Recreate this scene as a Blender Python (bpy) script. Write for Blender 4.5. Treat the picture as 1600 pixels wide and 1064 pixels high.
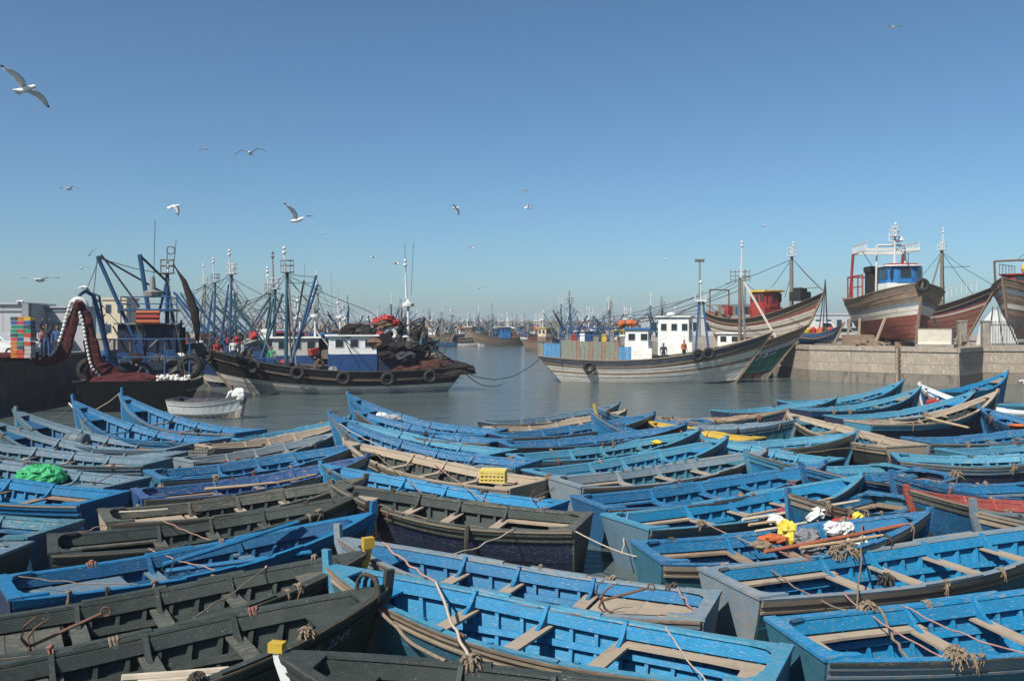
import bpy, math, random
from mathutils import Vector, Matrix
R=math.radians
for o in list(bpy.data.objects): bpy.data.objects.remove(o)
sc=bpy.context.scene; col=sc.collection
# ---------------------------------------------------------------- camera, sky, sun, exposure
F=1386.0; H=4.48; HY=505.0            # focal length and horizon measured on the 1600 px photograph, eye height in metres
cd=bpy.data.cameras.new('camera'); cam=bpy.data.objects.new('camera',cd); col.objects.link(cam)
cd.sensor_width=36; cd.lens=36*F/1600; cd.shift_y=-27/1600; cd.clip_end=6000; cd.clip_start=.1
cam.location=(0,0,H); cam.rotation_euler=(R(90),0,0); sc.camera=cam
SUN_TO=Vector((-0.50,-0.58,0.84)).normalized()
EL=math.asin(SUN_TO.z); AZ=math.atan2(SUN_TO.x,SUN_TO.y)
w=bpy.data.worlds.new('World'); sc.world=w; w.use_nodes=True
nt=w.node_tree; bg=nt.nodes['Background']
sky=nt.nodes.new('ShaderNodeTexSky'); sky.sky_type='NISHITA'; sky.sun_disc=False
sky.sun_elevation=EL; sky.sun_rotation=AZ; sky.air_density=.8; sky.dust_density=1.05; sky.ozone_density=6.5; sky.altitude=0
tint=nt.nodes.new('ShaderNodeMix'); tint.data_type='RGBA'; tint.blend_type='MULTIPLY'; tint.inputs[0].default_value=1; tint.inputs[7].default_value=(.95,1.075,1.01,1)
nt.links.new(sky.outputs[0],tint.inputs[6]); nt.links.new(tint.outputs[2],bg.inputs[0]); bg.inputs[1].default_value=0.084
sd=bpy.data.lights.new('sun','SUN'); sd.energy=5.0; sd.angle=R(.53); sd.color=(1,.95,.87)
so=bpy.data.objects.new('sun',sd); col.objects.link(so); so.rotation_euler=SUN_TO.to_track_quat('Z','Y').to_euler(); so.location=(-40,-30,60)
sc.view_settings.view_transform='Standard'; sc.view_settings.look='None'; sc.view_settings.gamma=1; sc.view_settings.exposure=.46
sc.view_settings.use_curve_mapping=False
sc.render.engine='CYCLES'; sc.render.resolution_x=1024; sc.render.resolution_y=680
sc.cycles.max_bounces=5; sc.cycles.diffuse_bounces=2; sc.cycles.glossy_bounces=3; sc.cycles.volume_bounces=0
sc.cycles.volume_step_rate=10
# ---------------------------------------------------------------- helpers
def at(px,py,D): return Vector(((px-800)/F*D,D,H-(py-HY)/F*D))      # photo measurement at a known distance
def gp(px,py,z):
    D=(H-z)*F/(py-HY); return Vector(((px-800)/F*D,D,z))
rnd=random.Random(7)
def tag(o,label=None,cat=None,group=None,kind=None):
    if label: o['label']=label
    if cat: o['category']=cat
    if group: o['group']=group
    if kind: o['kind']=kind
    return o
def empty(name,loc=(0,0,0),rz=0,label=None,cat=None,group=None):
    o=bpy.data.objects.new(name,None); col.objects.link(o); o.location=loc; o.rotation_euler=(0,0,rz); o.empty_display_size=.2
    return tag(o,label,cat,group)
def ob(name,me,parent=None,mats=None):
    o=bpy.data.objects.new(name,me); col.objects.link(o)
    if parent is not None: o.parent=parent
    return o
def copy_tree(o,parent=None):
    c=o.copy(); col.objects.link(c)
    if parent is not None: c.parent=parent
    for ch in list(o.children): copy_tree(ch,c)
    return c
class MB:
    def __init__(s): s.v=[]; s.f=[]; s.m=[]
    def face(s,idx,m=0): s.f.append(idx); s.m.append(m)
    def add(s,vs):
        b=len(s.v); s.v.extend([tuple(p) for p in vs]); return b
    def loft(s,rings,ms=0,closed=True,cap=True,capm=None):
        n=len(rings[0]); b=None; base=[]
        for r in rings: base.append(s.add(r))
        for i in range(len(rings)-1):
            a,c=base[i],base[i+1]
            for j in range(n if closed else n-1):
                k=(j+1)%n; m=ms[j] if isinstance(ms,(list,tuple)) else ms
                s.face((a+j,a+k,c+k,c+j),m)
        if cap and closed:
            m=capm if capm is not None else (ms[0] if isinstance(ms,(list,tuple)) else ms)
            s.face(tuple(base[0]+j for j in reversed(range(n))),m); s.face(tuple(base[-1]+j for j in range(n)),m)
        return s
    def box(s,c,d,m=0,rz=0,rx=0,ry=0,tp=1.0):
        M=Matrix.Translation(c)@Matrix.Rotation(rz,4,'Z')@Matrix.Rotation(ry,4,'Y')@Matrix.Rotation(rx,4,'X')
        x,y,z=d[0]/2,d[1]/2,d[2]/2
        b=s.add([M@Vector((sx*x*(tp if sz>0 else 1),sy*y*(tp if sz>0 else 1),sz*z)) for sz in(-1,1) for sy in(-1,1) for sx in(-1,1)])
        for q in ((0,2,3,1),(4,5,7,6),(0,1,5,4),(2,6,7,3),(0,4,6,2),(1,3,7,5)): s.face(tuple(b+i for i in q),m)
        return s
    def tube(s,pts,r,n=6,m=0,cap=True):
        pts=[Vector(p) for p in pts]; rings=[]
        for i,p in enumerate(pts):
            t=(pts[min(i+1,len(pts)-1)]-pts[max(i-1,0)])
            if t.length<1e-6: t=Vector((0,0,1))
            t.normalize(); up=Vector((0,0,1)) if abs(t.z)<.9 else Vector((1,0,0))
            a=t.cross(up).normalized(); b=t.cross(a).normalized()
            rr=r[i] if isinstance(r,(list,tuple)) else r
            rings.append([p+(a*math.cos(2*math.pi*k/n)+b*math.sin(2*math.pi*k/n))*rr for k in range(n)])
        return s.loft(rings,m,True,cap)
    def bar(s,p,q,wd,h,m=0,up=(0,0,1)):
        p=Vector(p);q=Vector(q);t=(q-p).normalized();u=Vector(up)
        if abs(t.dot(u))>.95: u=Vector((1,0,0))
        a=t.cross(u).normalized(); b=a.cross(t).normalized()
        R_=[[e+a*sx*wd/2+b*sz*h/2 for sx,sz in((-1,-1),(1,-1),(1,1),(-1,1))] for e in(p,q)]
        return s.loft(R_,m)
    def lathe(s,prof,c=(0,0,0),n=10,m=0,M=None):
        c=Vector(c); rings=[]
        for r,z in prof: rings.append([ (M@Vector((r*math.cos(2*math.pi*k/n),r*math.sin(2*math.pi*k/n),z)) if M else Vector((r*math.cos(2*math.pi*k/n),r*math.sin(2*math.pi*k/n),z)))+c for k in range(n)])
        return s.loft(rings,m)
    def torus(s,c,Rr,r,ax='y',n=16,k=8,m=0,M=None):
        c=Vector(c);base=len(s.v)
        for i in range(n):
            a=2*math.pi*i/n
            for j in range(k):
                b=2*math.pi*j/k; q=(Rr+r*math.cos(b)); p=Vector((q*math.cos(a),r*math.sin(b),q*math.sin(a)))
                if ax=='x': p=Vector((p.y,p.x,p.z))
                if ax=='z': p=Vector((p.x,p.z,p.y))
                if M: p=M@p
                s.v.append(tuple(p+c))
        for i in range(n):
            for j in range(k):
                s.face((base+i*k+j,base+i*k+(j+1)%k,base+((i+1)%n)*k+(j+1)%k,base+((i+1)%n)*k+j),m)
        return s
    def ball(s,c,r,n=8,k=6,m=0,jit=0,seed=0):
        q=random.Random(seed); rx=r if isinstance(r,(tuple,list)) else (r,r,r); rings=[]
        for i in range(k+1):
            th=math.pi*i/k; ring=[]
            for j in range(n):
                a=2*math.pi*j/n; e=1+(q.uniform(-jit,jit) if 0<i<k else 0); st=max(math.sin(th),.02)
                ring.append((c[0]+rx[0]*st*math.cos(a)*e,c[1]+rx[1]*st*math.sin(a)*e,c[2]-rx[2]*math.cos(th)*e))
            rings.append(ring)
        return s.loft(rings,m)
    def mesh(s,name,mats,smooth=False,flip=False):
        me=bpy.data.meshes.new(name); me.from_pydata(s.v,[],s.f)
        for m in (mats if isinstance(mats,(list,tuple)) else [mats]): me.materials.append(m)
        me.polygons.foreach_set('material_index',s.m)
        if smooth: me.polygons.foreach_set('use_smooth',[True]*len(s.f))
        import bmesh as _b
        bm=_b.new(); bm.from_mesh(me); _b.ops.recalc_face_normals(bm,faces=bm.faces); bm.to_mesh(me); bm.free()
        me.update(); return me
    def build(s,name,mats,parent=None,smooth=False): return ob(name,s.mesh(name,mats,smooth),parent)
# ---------------------------------------------------------------- materials
def _mat(name):
    m=bpy.data.materials.new(name); m.use_nodes=True; return m,m.node_tree,m.node_tree.nodes['Principled BSDF']
def coords(nt,scale=(1,1,1),rand=True):
    tc=nt.nodes.new('ShaderNodeTexCoord'); mp=nt.nodes.new('ShaderNodeMapping'); mp.inputs['Scale'].default_value=scale
    nt.links.new(tc.outputs['Object'],mp.inputs['Vector'])
    if rand:
        oi=nt.nodes.new('ShaderNodeObjectInfo'); ml=nt.nodes.new('ShaderNodeMath'); ml.operation='MULTIPLY'; ml.inputs[1].default_value=47.0
        nt.links.new(oi.outputs['Random'],ml.inputs[0]); nt.links.new(ml.outputs[0],mp.inputs['Location'])
    return mp.outputs[0]
def noise(nt,vec,scale,det=4,rough=.6,dist=0):
    n=nt.nodes.new('ShaderNodeTexNoise'); n.inputs['Scale'].default_value=scale; n.inputs['Detail'].default_value=det
    n.inputs['Roughness'].default_value=rough; n.inputs['Distortion'].default_value=dist; nt.links.new(vec,n.inputs['Vector']); return n.outputs['Fac']
def ramp(nt,fac,a,b,ca=(0,0,0,1),cb=(1,1,1,1)):
    r=nt.nodes.new('ShaderNodeValToRGB'); r.color_ramp.elements[0].position=a; r.color_ramp.elements[1].position=b
    r.color_ramp.elements[0].color=ca; r.color_ramp.elements[1].color=cb; nt.links.new(fac,r.inputs[0]); return r.outputs[0]
def mix(nt,fac,a,b):
    n=nt.nodes.new('ShaderNodeMix'); n.data_type='RGBA'
    for i,v in((0,fac),(6,a),(7,b)):
        if hasattr(v,'is_linked') or hasattr(v,'links'): nt.links.new(v,n.inputs[i])
        else: n.inputs[i].default_value=v if i==0 else (*v,1)
    return n.outputs[2]
def bump(nt,bs,h,st=.3,d=.02):
    b=nt.nodes.new('ShaderNodeBump'); b.inputs['Strength'].default_value=st; b.inputs['Distance'].default_value=d
    nt.links.new(h,b.inputs['Height']); nt.links.new(b.outputs[0],bs.inputs['Normal'])
MATS={}
def paint(name,c,fade=None,wear=.32,wood=(.27,.21,.155),rough=.6,spots=.5,st=(1.6,12,12),bst=.35):
    if name in MATS: return MATS[name]
    m,nt,bs=_mat(name)
    fade=fade or (c[0]*.8+.014,c[1]*.88+.045,c[2]*.88+.045)
    v=coords(nt); vs=coords(nt,st)
    c1=mix(nt,ramp(nt,noise(nt,v,1.6,5,.65),.42,.78),c,fade)
    dk=tuple(x*.55 for x in c); c1=mix(nt,ramp(nt,noise(nt,coords(nt,(.7,.7,.7)),1.1,2,.5),.35,.7),c1,tuple(x*.82+.012 for x in c))
    c1=mix(nt,ramp(nt,noise(nt,v,4.5,4,.7),.52,.85),c1,dk)
    n2=noise(nt,vs,2.2,7,.72,.4)
    t=.785-wear*.56
    c2=mix(nt,ramp(nt,n2,t-.05,t+.08),c1,wood)
    n3=noise(nt,vs,7.5,4,.7,.2); c2=mix(nt,ramp(nt,n3,.64-wear*.13,.675-wear*.13),c2,tuple(x*1.15+.03 for x in wood))
    if spots:
        vo=nt.nodes.new('ShaderNodeTexVoronoi'); vo.inputs['Scale'].default_value=13; nt.links.new(v,vo.inputs['Vector'])
        a=ramp(nt,vo.outputs['Distance'],.05,.10,(1,1,1,1),(0,0,0,1)); b=ramp(nt,noise(nt,v,2.7,2),.54,.6)
        mm=nt.nodes.new('ShaderNodeMath'); mm.operation='MULTIPLY'; nt.links.new(a,mm.inputs[0]); nt.links.new(b,mm.inputs[1])
        m3=nt.nodes.new('ShaderNodeMath'); m3.operation='MULTIPLY'; nt.links.new(mm.outputs[0],m3.inputs[0]); m3.inputs[1].default_value=spots
        c2=mix(nt,m3.outputs[0],c2,(.62,.62,.58))
    nt.links.new(c2,bs.inputs['Base Color']); bs.inputs['Roughness'].default_value=rough; bs.inputs['Specular IOR Level'].default_value=.25
    bump(nt,bs,n2,bst,.012); MATS[name]=m; return m
def plain(name,c,rough=.7,var=.35,sc_=3,metal=0,b=.25):
    if name in MATS: return MATS[name]
    m,nt,bs=_mat(name); v=coords(nt); n=noise(nt,v,sc_,5,.65)
    nt.links.new(mix(nt,ramp(nt,n,.3,.75),tuple(x*(1-var) for x in c),tuple(min(1,x*(1+var*.5)) for x in c)),bs.inputs['Base Color'])
    bs.inputs['Roughness'].default_value=rough; bs.inputs['Metallic'].default_value=metal; bump(nt,bs,noise(nt,v,sc_*6,4),b,.01); MATS[name]=m; return m
WOOD=(.235,.195,.155)
BLUES={'cy':(.004,.170,.345),'bl':(.004,.122,.27),'dp':(.005,.078,.185),'in':(.006,.062,.19),'te':(.025,.125,.18),'ol':(.026,.036,.032),'gb':(.08,.145,.20),
 'nv':(.012,.022,.06),'lc':(.035,.21,.33),'rd':(.30,.045,.035),'yl':(.45,.29,.025),'wh':(.6,.6,.58)}
def bm_(k,wear='m'):
    if k=='wd': return paint('weathered_wood',(.26,.185,.125),(.36,.28,.20),.5,(.16,.115,.08),.8,.35)
    if k=='wp': return paint('grey_bleached_wood',(.34,.27,.195),(.27,.245,.21),.3,(.19,.14,.10),.8,.3)
    if k=='tl': return paint('worn_blue_over_wood',(.10,.19,.26),(.22,.25,.26),.46,WOOD,.75,.35)
    if k=='og': return paint('worn_olive_over_wood',(.05,.06,.052),(.13,.125,.105),.34,(.19,.155,.115),.75,.6)
    wv={'l':.12,'m':.22,'h':.34}[wear]
    fd=None
    if k=='ol': return paint('paint_ol_%s'%wear,BLUES['ol'],(.058,.066,.058),{'l':.06,'m':.1,'h':.2}[wear],(.12,.115,.10),.65,.7)
    if k=='nv': fd=(.018,.03,.055)
    if k=='in': fd=(.02,.10,.21)
    return paint('paint_%s_%s'%(k,wear),BLUES[k],fd,wv,rough=.6,spots=.35 if k in('nv','ol','in') else .3)
ROPE=plain('old_rope',(.22,.165,.115),.95,.5,25); ROPE_D=plain('dark_wet_rope',(.055,.045,.036),.95,.5,25); ROPE_R=plain('rusty_red_rope',(.20,.09,.065),.95,.4,25)
FLOOR=paint('bilge_paint',(.02,.085,.19),(.03,.07,.11),.35,rough=.6,spots=.2); FLOOR_O=paint('bilge_olive',(.022,.024,.022),(.05,.045,.04),.3,rough=.7,spots=.2)
RUST=plain('rusty_iron',(.13,.065,.04),.9,.5,14,.0)
# ---------------------------------------------------------------- water
WZ=-.22
def water():
    m,nt,bs=_mat('harbour_water'); tc=nt.nodes.new('ShaderNodeTexCoord'); mp=nt.nodes.new('ShaderNodeMapping'); mp.inputs['Scale'].default_value=(.42,1.5,1)
    nt.links.new(tc.outputs['Object'],mp.inputs['Vector']); v=mp.outputs[0]
    bs.inputs['Base Color'].default_value=(.072,.095,.092,1); bs.inputs['Roughness'].default_value=.07; bs.inputs['IOR'].default_value=1.33
    a=noise(nt,v,1.5,5,.6,.4); b=noise(nt,v,.3,3,.5,.3)
    mm=nt.nodes.new('ShaderNodeMath'); mm.operation='MULTIPLY_ADD'; nt.links.new(b,mm.inputs[0]); mm.inputs[1].default_value=1.6; nt.links.new(a,mm.inputs[2])
    bump(nt,bs,mm.outputs[0],.85,.09)
    b_=MB(); S=1500; i=b_.add([(-S,-60,WZ),(S,-60,WZ),(S,S,WZ),(-S,S,WZ)]); b_.face((i,i+1,i+2,i+3))
    tag(b_.build('water',m),kind='structure')
    b_=MB(); i=b_.add([(-S,-60,-4),(S,-60,-4),(S,S,-4),(-S,S,-4)]); b_.face((i,i+1,i+2,i+3))
    tag(b_.build('seabed',plain('mud',(.05,.05,.04))),kind='structure')
water()
BP={'A1':(-9.06,30.77,2.58,7.5,1.74,1.83), 'A2':(-9.53,28.38,2.68,6.7,1.74,1.8), 'A3':(-10.17,27.29,2.83,6.66,1.74,1.62), 'A4':(-9.79,25.59,2.87,6.62,1.74,1.56),
'A5':(-9.53,23.79,2.89,6.47,1.63,1.09), 'A6':(-9.03,20.81,2.74,7.48,1.74,1.11), 'A7':(-8.69,18.94,2.8,6.87,1.74,1.11), 'A8':(-8.51,16.51,2.92,5.72,1.74,1.09),
'A9':(-8.21,14.36,3.12,4.57,1.74,1.09), 'B1':(-9.28,29.37,0.71,4.49,1.63,1.09), 'B2':(-9.41,27.16,0.75,4.88,1.41,1.09), 'B3':(-9.03,24.44,0.79,5,1.52,1.09),
'B4':(-8.85,21.9,0.65,5.72,1.74,1.09), 'B5':(-8.43,20.01,0.57,5.58,1.74,1.09), 'B6':(-7.97,17.33,0.54,5.43,1.74,1.09), 'B7':(-8.01,15.39,0.49,5.48,1.74,1.09),
'B8':(-7.26,12.7,0.64,5.91,1.74,1.09), 'B9':(-7.13,10.42,0.53,5.75,1.74,1.09), 'B10':(-6.42,8.37,0.58,5.75,1.74,1.09), 'C1':(-0.55,30.91,2.61,6.7,1.74,1.78),
'C2':(-0.36,28.41,2.49,6.85,1.63,1.38), 'C3b':(-0.25,26.12,2.44,7.29,1.63,1.22), 'C3':(0.43,23.68,2.59,7.07,1.74,1.8), 'C4':(0.44,20.93,2.43,6.93,1.74,1.11),
'C5':(0.86,18.55,2.63,6.36,1.74,1.09), 'C6':(1.33,16.82,2.81,5.41,1.74,1.09), 'C7':(2.69,12.07,2.76,5.94,1.74,1.09), 'C8':(2.95,9.81,2.68,6.26,1.74,1.11),
'C9':(3.11,8.13,2.94,5.66,1.74,1.09), 'D1':(-0.93,33.86,0.59,6.52,1.63,1.15), 'D2':(-0.73,32.27,0.54,6.14,1.52,1.09), 'D3':(-0.44,29.76,0.55,6.79,1.63,1.11),
'D4':(-0.18,27.4,0.33,6.31,1.63,1.11), 'D5':(0.15,25.28,0.47,6.51,1.63,1.09), 'D6':(0.67,22.61,0.57,6.78,1.74,1.11), 'D7':(1.23,20.7,0.51,6.41,1.74,1.09),
'D8':(1.64,18.88,0.45,6.71,1.74,1.09), 'D9':(2.18,17.02,0.5,6.61,1.74,1.09), 'D10':(2.27,14.85,0.21,5.38,1.74,1.09), 'D11':(3.15,12.88,0.36,7.57,1.74,1.11),
'D12':(3.43,10.72,0.21,6.93,1.74,1.11), 'F1':(7.53,34.2,-3.06,4.38,1.52,1.4), 'F2':(6.47,30.45,3.02,3.75,1.52,1.47), 'F3':(8.02,29.42,2.27,4.61,1.63,0.95),
'E0':(9.12,38.86,0.37,6.35,1.74,1.06), 'E1':(13.08,42.66,0.23,6.54,1.63,1.65), 'E2':(12.43,38.29,0.34,6.57,1.74,1.56), 'E3':(22.3,37.63,1.95,6.4,1.63,1.62),
'E4':(23.17,49.03,0.46,6.53,1.74,1.67), 'E5':(12.87,35.28,0.28,6.81,1.74,1.62), 'E6':(13.01,33.35,0.34,6.92,1.74,1.78), 'E7':(19.59,28.77,1.78,6.15,1.74,1.29),
'E8':(12.85,28.24,0.21,6.32,1.63,1.24), 'E9':(13,26.21,0.27,6.63,1.74,1.11), 'E10':(22.66,41.32,0.27,6.87,1.74,1.65), 'E10b':(20.1,35.55,0.34,6.84,1.74,1.33),
'E11':(12.02,27.07,1.82,6.59,1.74,1.11), 'E12':(10.93,25.28,-0.25,4.88,1.74,1.09), 'E13':(5.88,35.63,-0.13,5,1.52,1.09), 'E14':(6.07,32.94,-0.25,4.29,1.52,1.04),
'E15':(6.72,28.13,0.06,4.28,1.52,1), 'E16':(8.78,24.46,2.27,4.32,1.63,0.95), 'E17':(10.33,23.59,-2.92,4.5,1.63,1.22), 'E18':(10.68,22.3,-2.68,4.51,1.63,1.27),
'E19':(12.4,20.3,-2.97,4.1,1.6,1.24), 'E20':(12.7,18.35,-3.08,4.7,1.5,1.11), 'E21':(12.9,17.0,-2.95,4.6,1.6,1.12), 'E22':(8.35,19.3,-2.44,4.2,1.45,1.35)}
# ---------------------------------------------------------------- wooden rowing boats
LASH=[]
def lash_meshes():
    for k in range(6):
        b=MB(); q=random.Random(k); kk=k%3
        for i in range(2+kk):
            x=-.03*(1+kk)+.035*i*q.uniform(.8,1.3); pts=[]
            for j in range(9):
                a=2*math.pi*j/8; pts.append((x+q.uniform(-.01,.01),.085*math.cos(a)-.03,.085*math.sin(a)-.03))
            b.tube(pts,.012+.004*kk,5)
        if k!=1 and k!=4: b.ball((0,.03,.06),(.05,.045,.04),7,5,jit=.25,seed=k)
        for i in range((0,2,4,3,1,5)[k]):
            a=q.uniform(-.6,.6); b.tube([(0,.06,.03),(a*.1,.09,-.06-q.random()*.05),(a*.2,.085,-.16-q.random()*.15)],[.014,.012,.006],4)
        LASH.append([b.mesh('rope_lashing',[mm]) for mm in(ROPE,ROPE_D,ROPE_R)])
lash_meshes()
class Form:
    def __init__(s,L,W,zb,zs=.66,tr=.70):
        s.L,s.W,s.zb,s.zs,s.tr=L,W,zb,zs,tr
    def sheer(s,u):
        zm=s.zs-.05
        return zm+.05*(1-u/.35)**2 if u<.35 else zm+(s.zb-.06-zm)*((u-.35)/.65)**(1.65 if s.zb<1.4 else 2.1)
    def hb(s,u):
        h=s.W/2
        if u<.42: return h*(s.tr+(1-s.tr)*math.sin(math.pi/2*u/.42))
        t=(u-.42)/.58; return h*max(.012,(1-t**2.15))
    def zk(s,u): return -.42+(.36*((u-.8)/.2)**2 if u>.8 else 0)
    def pt(s,u,z,sd,off=0):
        k=s.zk(u); v=max(.0,min(1.25,(z-k)/(s.sheer(u)-k))); t=max(0,(u-.35)/.65)
        p=.40+.5*t*t; x=s.L*u*(1-.075*(1-v))+.10*(1-v)*(1-u)
        y=s.hb(u)*max(v,.0)**p+off
        return Vector((x,sd*max(.004,y),z))
def band(b,fm,u0,u1,n,zf0,zf1,o0,o1,sd,ms=0,rel=True):
    """long strip on one side: zf are heights relative to the sheer (or floats >90 = absolute+100), o0 outer and o1 inner offset"""
    rings=[]
    for i in range(n+1):
        u=u0+(u1-u0)*i/n; sh=fm.sheer(u)
        za,zb=[ (z-100 if z>50 else sh+z) for z in ((zf0(u) if callable(zf0) else zf0),(zf1(u) if callable(zf1) else zf1))]
        rings.append([fm.pt(u,za,sd,o0),fm.pt(u,zb,sd,o0),fm.pt(u,zb,sd,o1),fm.pt(u,za,sd,o1)])
    b.loft(rings,ms); return b
PL={}
def make_boat(key,loc,rz,L,W,zb,label,ins='bl',gun=None,out='nv',thw=None,wear='m',lod=1,stern='bench',nthw=3,rail=None,bowcap=None,text=None,gunw='h',shift=0,group='small wooden fishing boats rafted together'):
    q=random.Random(key); fm=Form(L,W*1.07,zb,.66+q.uniform(-.05,.06),q.uniform(.72,.84))
    root=empty('wooden_boat',loc,rz,label,'boat',group); root.location.z=q.uniform(-.03,.03); root.rotation_euler=(R(q.uniform(-1.5,1.5)),R(q.uniform(-.6,.4)),rz)
    PL[key]=(root,fm)
    gun=gun or ins; thw=thw or ('wd' if q.random()<.55 else ins); rail=rail or gun
    mi,mg,mo,mt,mr=bm_(ins,wear),bm_(gun,gunw),bm_(out,'m'),bm_(thw,'h'),bm_(rail,gunw)
    mf=FLOOR_O if ins=='ol' else FLOOR
    FZ=-.17; n=16 if lod==2 else 12
    # hull planking
    cuts=[-.16,.08,.24,.40]; rel=[-.20,-.10,0]
    if lod==2:
        def zf(i):
            if i==0: return lambda u: 100+fm.zk(u)
            if i<=3: return lambda u: 100+fm.zk(u)+(fm.sheer(u)-.2-fm.zk(u))*i/4
            return [-.20,-.10,0.][i-4]
        for sd in(1,-1):
            for i in range(6):
                b=MB(); e=.004*((i*7)%3)
                band(b,fm,0,1,n,zf(i),zf(i+1),e,-.022,sd,[0,1,1,1] if True else 0)
                b.build('hull_plank',[mo if i<4 else mr,mi],root,False)
    else:
        b=MB()
        for sd in(1,-1):
            for i,(z0,z1) in enumerate(((lambda u:100+fm.zk(u),lambda u:100+fm.zk(u)+(fm.sheer(u)-.19-fm.zk(u))*.5),(lambda u:100+fm.zk(u)+(fm.sheer(u)-.19-fm.zk(u))*.5,-.19),(-.19,0))):
                band(b,fm,0,1,n,z0,z1,.003*i,-.022,sd,[0 if i<2 else 2,1,1,1])
        b.build('hull',[mo,mi,mr],root)
    # floor
    b=MB(); rings=[]
    for i in range(n+1):
        u=.0+.97*i/n; p=fm.pt(u,FZ,1,-.02); rings.append([p,Vector((p.x,-p.y,FZ)),Vector((p.x,-p.y,FZ-.03)),Vector((p.x,p.y,FZ-.03))])
    b.loft(rings,0); fl=b.build('floor_boards',[mf],root)
    if lod==2:
        for j in range(-2,3):
            bb=MB(); yw=.12
            bb.box((L*.44,j*yw,FZ+.018),(L*.66,yw*.86,.02)); bb.build('floor_plank',[mi if j%2 else mf],fl)
    # ribs
    nr=int(L/(.40 if lod==2 else .36)); us=[.05+.86*i/nr for i in range(nr+1)]
    bj=MB()
    for i,u in enumerate(us):
        for sd in(1,-1):
            b=MB() if lod==2 else bj; rings=[]; wv=.026/L*1.0; K=5 if lod==2 else 3
            top=fm.sheer(u)-.012+(.13 if key=='D7' and .3<u<.75 and sd>0 else 0)
            for k in range(K+1):
                z=FZ+(top-FZ)*k/K
                a,c=fm.pt(u-wv,z,sd,-.021),fm.pt(u+wv,z,sd,-.021); d,e=fm.pt(u+wv,z,sd,-.105),fm.pt(u-wv,z,sd,-.105)
                rings.append([a,c,d,e])
            b.loft(rings,0)
            if lod==2: b.build('rib',[mi],root)
    if lod<2: tag(bj.build('ribs',[mi],root),kind='stuff')
    # inner clamp, stringer, gunwale cap, outer rails
    for sd in(1,-1):
        b=MB(); band(b,fm,.015,.975,n,-.15,-.004,-.106,-.132,sd); b.build('inwale',[mg if lod<2 else mi],root)
        b=MB(); band(b,fm,.03,.93,n,lambda u:100+FZ+(fm.sheer(u)-FZ)*.52,lambda u:100+FZ+(fm.sheer(u)-FZ)*.52+.075,-.105,-.128,sd); b.build('stringer',[mi],root)
        b=MB(); band(b,fm,0,.995,n,.001,.034,.034,-.090,sd); g=b.build('gunwale',[mg],root)
        for (u0,u1) in((.36,.50),(.60,.70)):
            b=MB(); band(b,fm,u0+q.uniform(-.03,.03),u1+q.uniform(-.02,.03),3,.035,.06,.030,-.068,sd); b.build('raised_rail',[mg],g)
        if q.random()<.8:
            b=MB(); band(b,fm,.0,.99,n,-.012,.024,.049,.036,sd); b.build('gunwale_edge',[bm_(q.choice(('wd','wp','wp','og')))],g)
        b=MB(); band(b,fm,0,.998,n,-.085,-.004,.034,.004,sd); band(b,fm,0,.995,n,-.20,-.165,.03,.006,sd); b.build('rub_rail',[mr],root)
    # transom
    b=MB(); K=7; zt=fm.sheer(0)+.03
    o=[fm.pt(0,-.41+(zt+.41)*k/K,1,0) for k in range(K+1)]
    ring=o+[Vector((p.x,-p.y,p.z)) for p in reversed(o)]
    b.loft([[p+Vector((-.035,0,0)) for p in ring],[p+Vector((.0,0,0)) for p in ring]],0,capm=0); ts=b.build('transom',[mg if gun=='tl' else mr if gun in('wp','wd','og') else mo],root)
    b=MB(); y=fm.hb(0); b.box((.03,0,zt+.012),(.17,2*y+.03,.045)); b.build('transom_cap',[mg],ts)
    # stem
    b=MB(); pts=[fm.pt(1,z,1,0) for z in(-.38,-.2,.0,.2,.45,.7,.95,zb)]
    pts=[Vector((p.x+.02,0,p.z)) for p in pts if p.z<=zb]; pts.append(Vector((pts[-1].x+.03,0,zb+(.17 if key in('B8','B10','C7','C8','E21','A1','A2') else .04))))
    rings=[[p+Vector((.05,.035,0)),p+Vector((.05,-.035,0)),p+Vector((-.07,-.045,0)),p+Vector((-.07,.045,0))] for p in pts]
    b.loft(rings); stm=b.build('stem_post',[bm_(bowcap,'m') if bowcap else mg],root)
    if key=='C9':
        b=MB(); pe=pts[-1]; b.box((pe.x,0,pe.z-.03),(.16,.115,.10)); b.build('yellow_stem_mark',[bm_('yl','l')],stm)
    if bowcap=='yl' and key=='B9':
        b=MB(); p=pts[-1]; b.box((p.x-.01,0,p.z+.04),(.17,.12,.16)); b.build('painted_stem_cap',[bm_('yl','l')],stm)
    # foredeck
    b=MB(); rings=[]
    for i in range(5):
        u=.83+.14*i/4; z=fm.sheer(u)-.12; p=fm.pt(u,z,1,-.03); rings.append([p,Vector((p.x,-p.y,z)),Vector((p.x,-p.y,z-.03)),Vector((p.x,p.y,z-.03))])
    b.loft(rings); b.build('foredeck',[mi if q.random()<.7 else mt],root)
    # breasthook
    b=MB(); rings=[]
    for i in range(4):
        u=.92+.07*i/3; z=fm.sheer(u)+.036; p=fm.pt(u,fm.sheer(u),1,-.0); rings.append([Vector((p.x,p.y,z)),Vector((p.x,-p.y,z)),Vector((p.x,-p.y,z-.03)),Vector((p.x,p.y,z-.03))])
    b.loft(rings); b.build('breasthook',[mg],root)
    # thwarts with knees
    tu={3:(.33,.52,.69),4:(.30,.45,.60,.74),2:(.38,.62)}[nthw]
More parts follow.
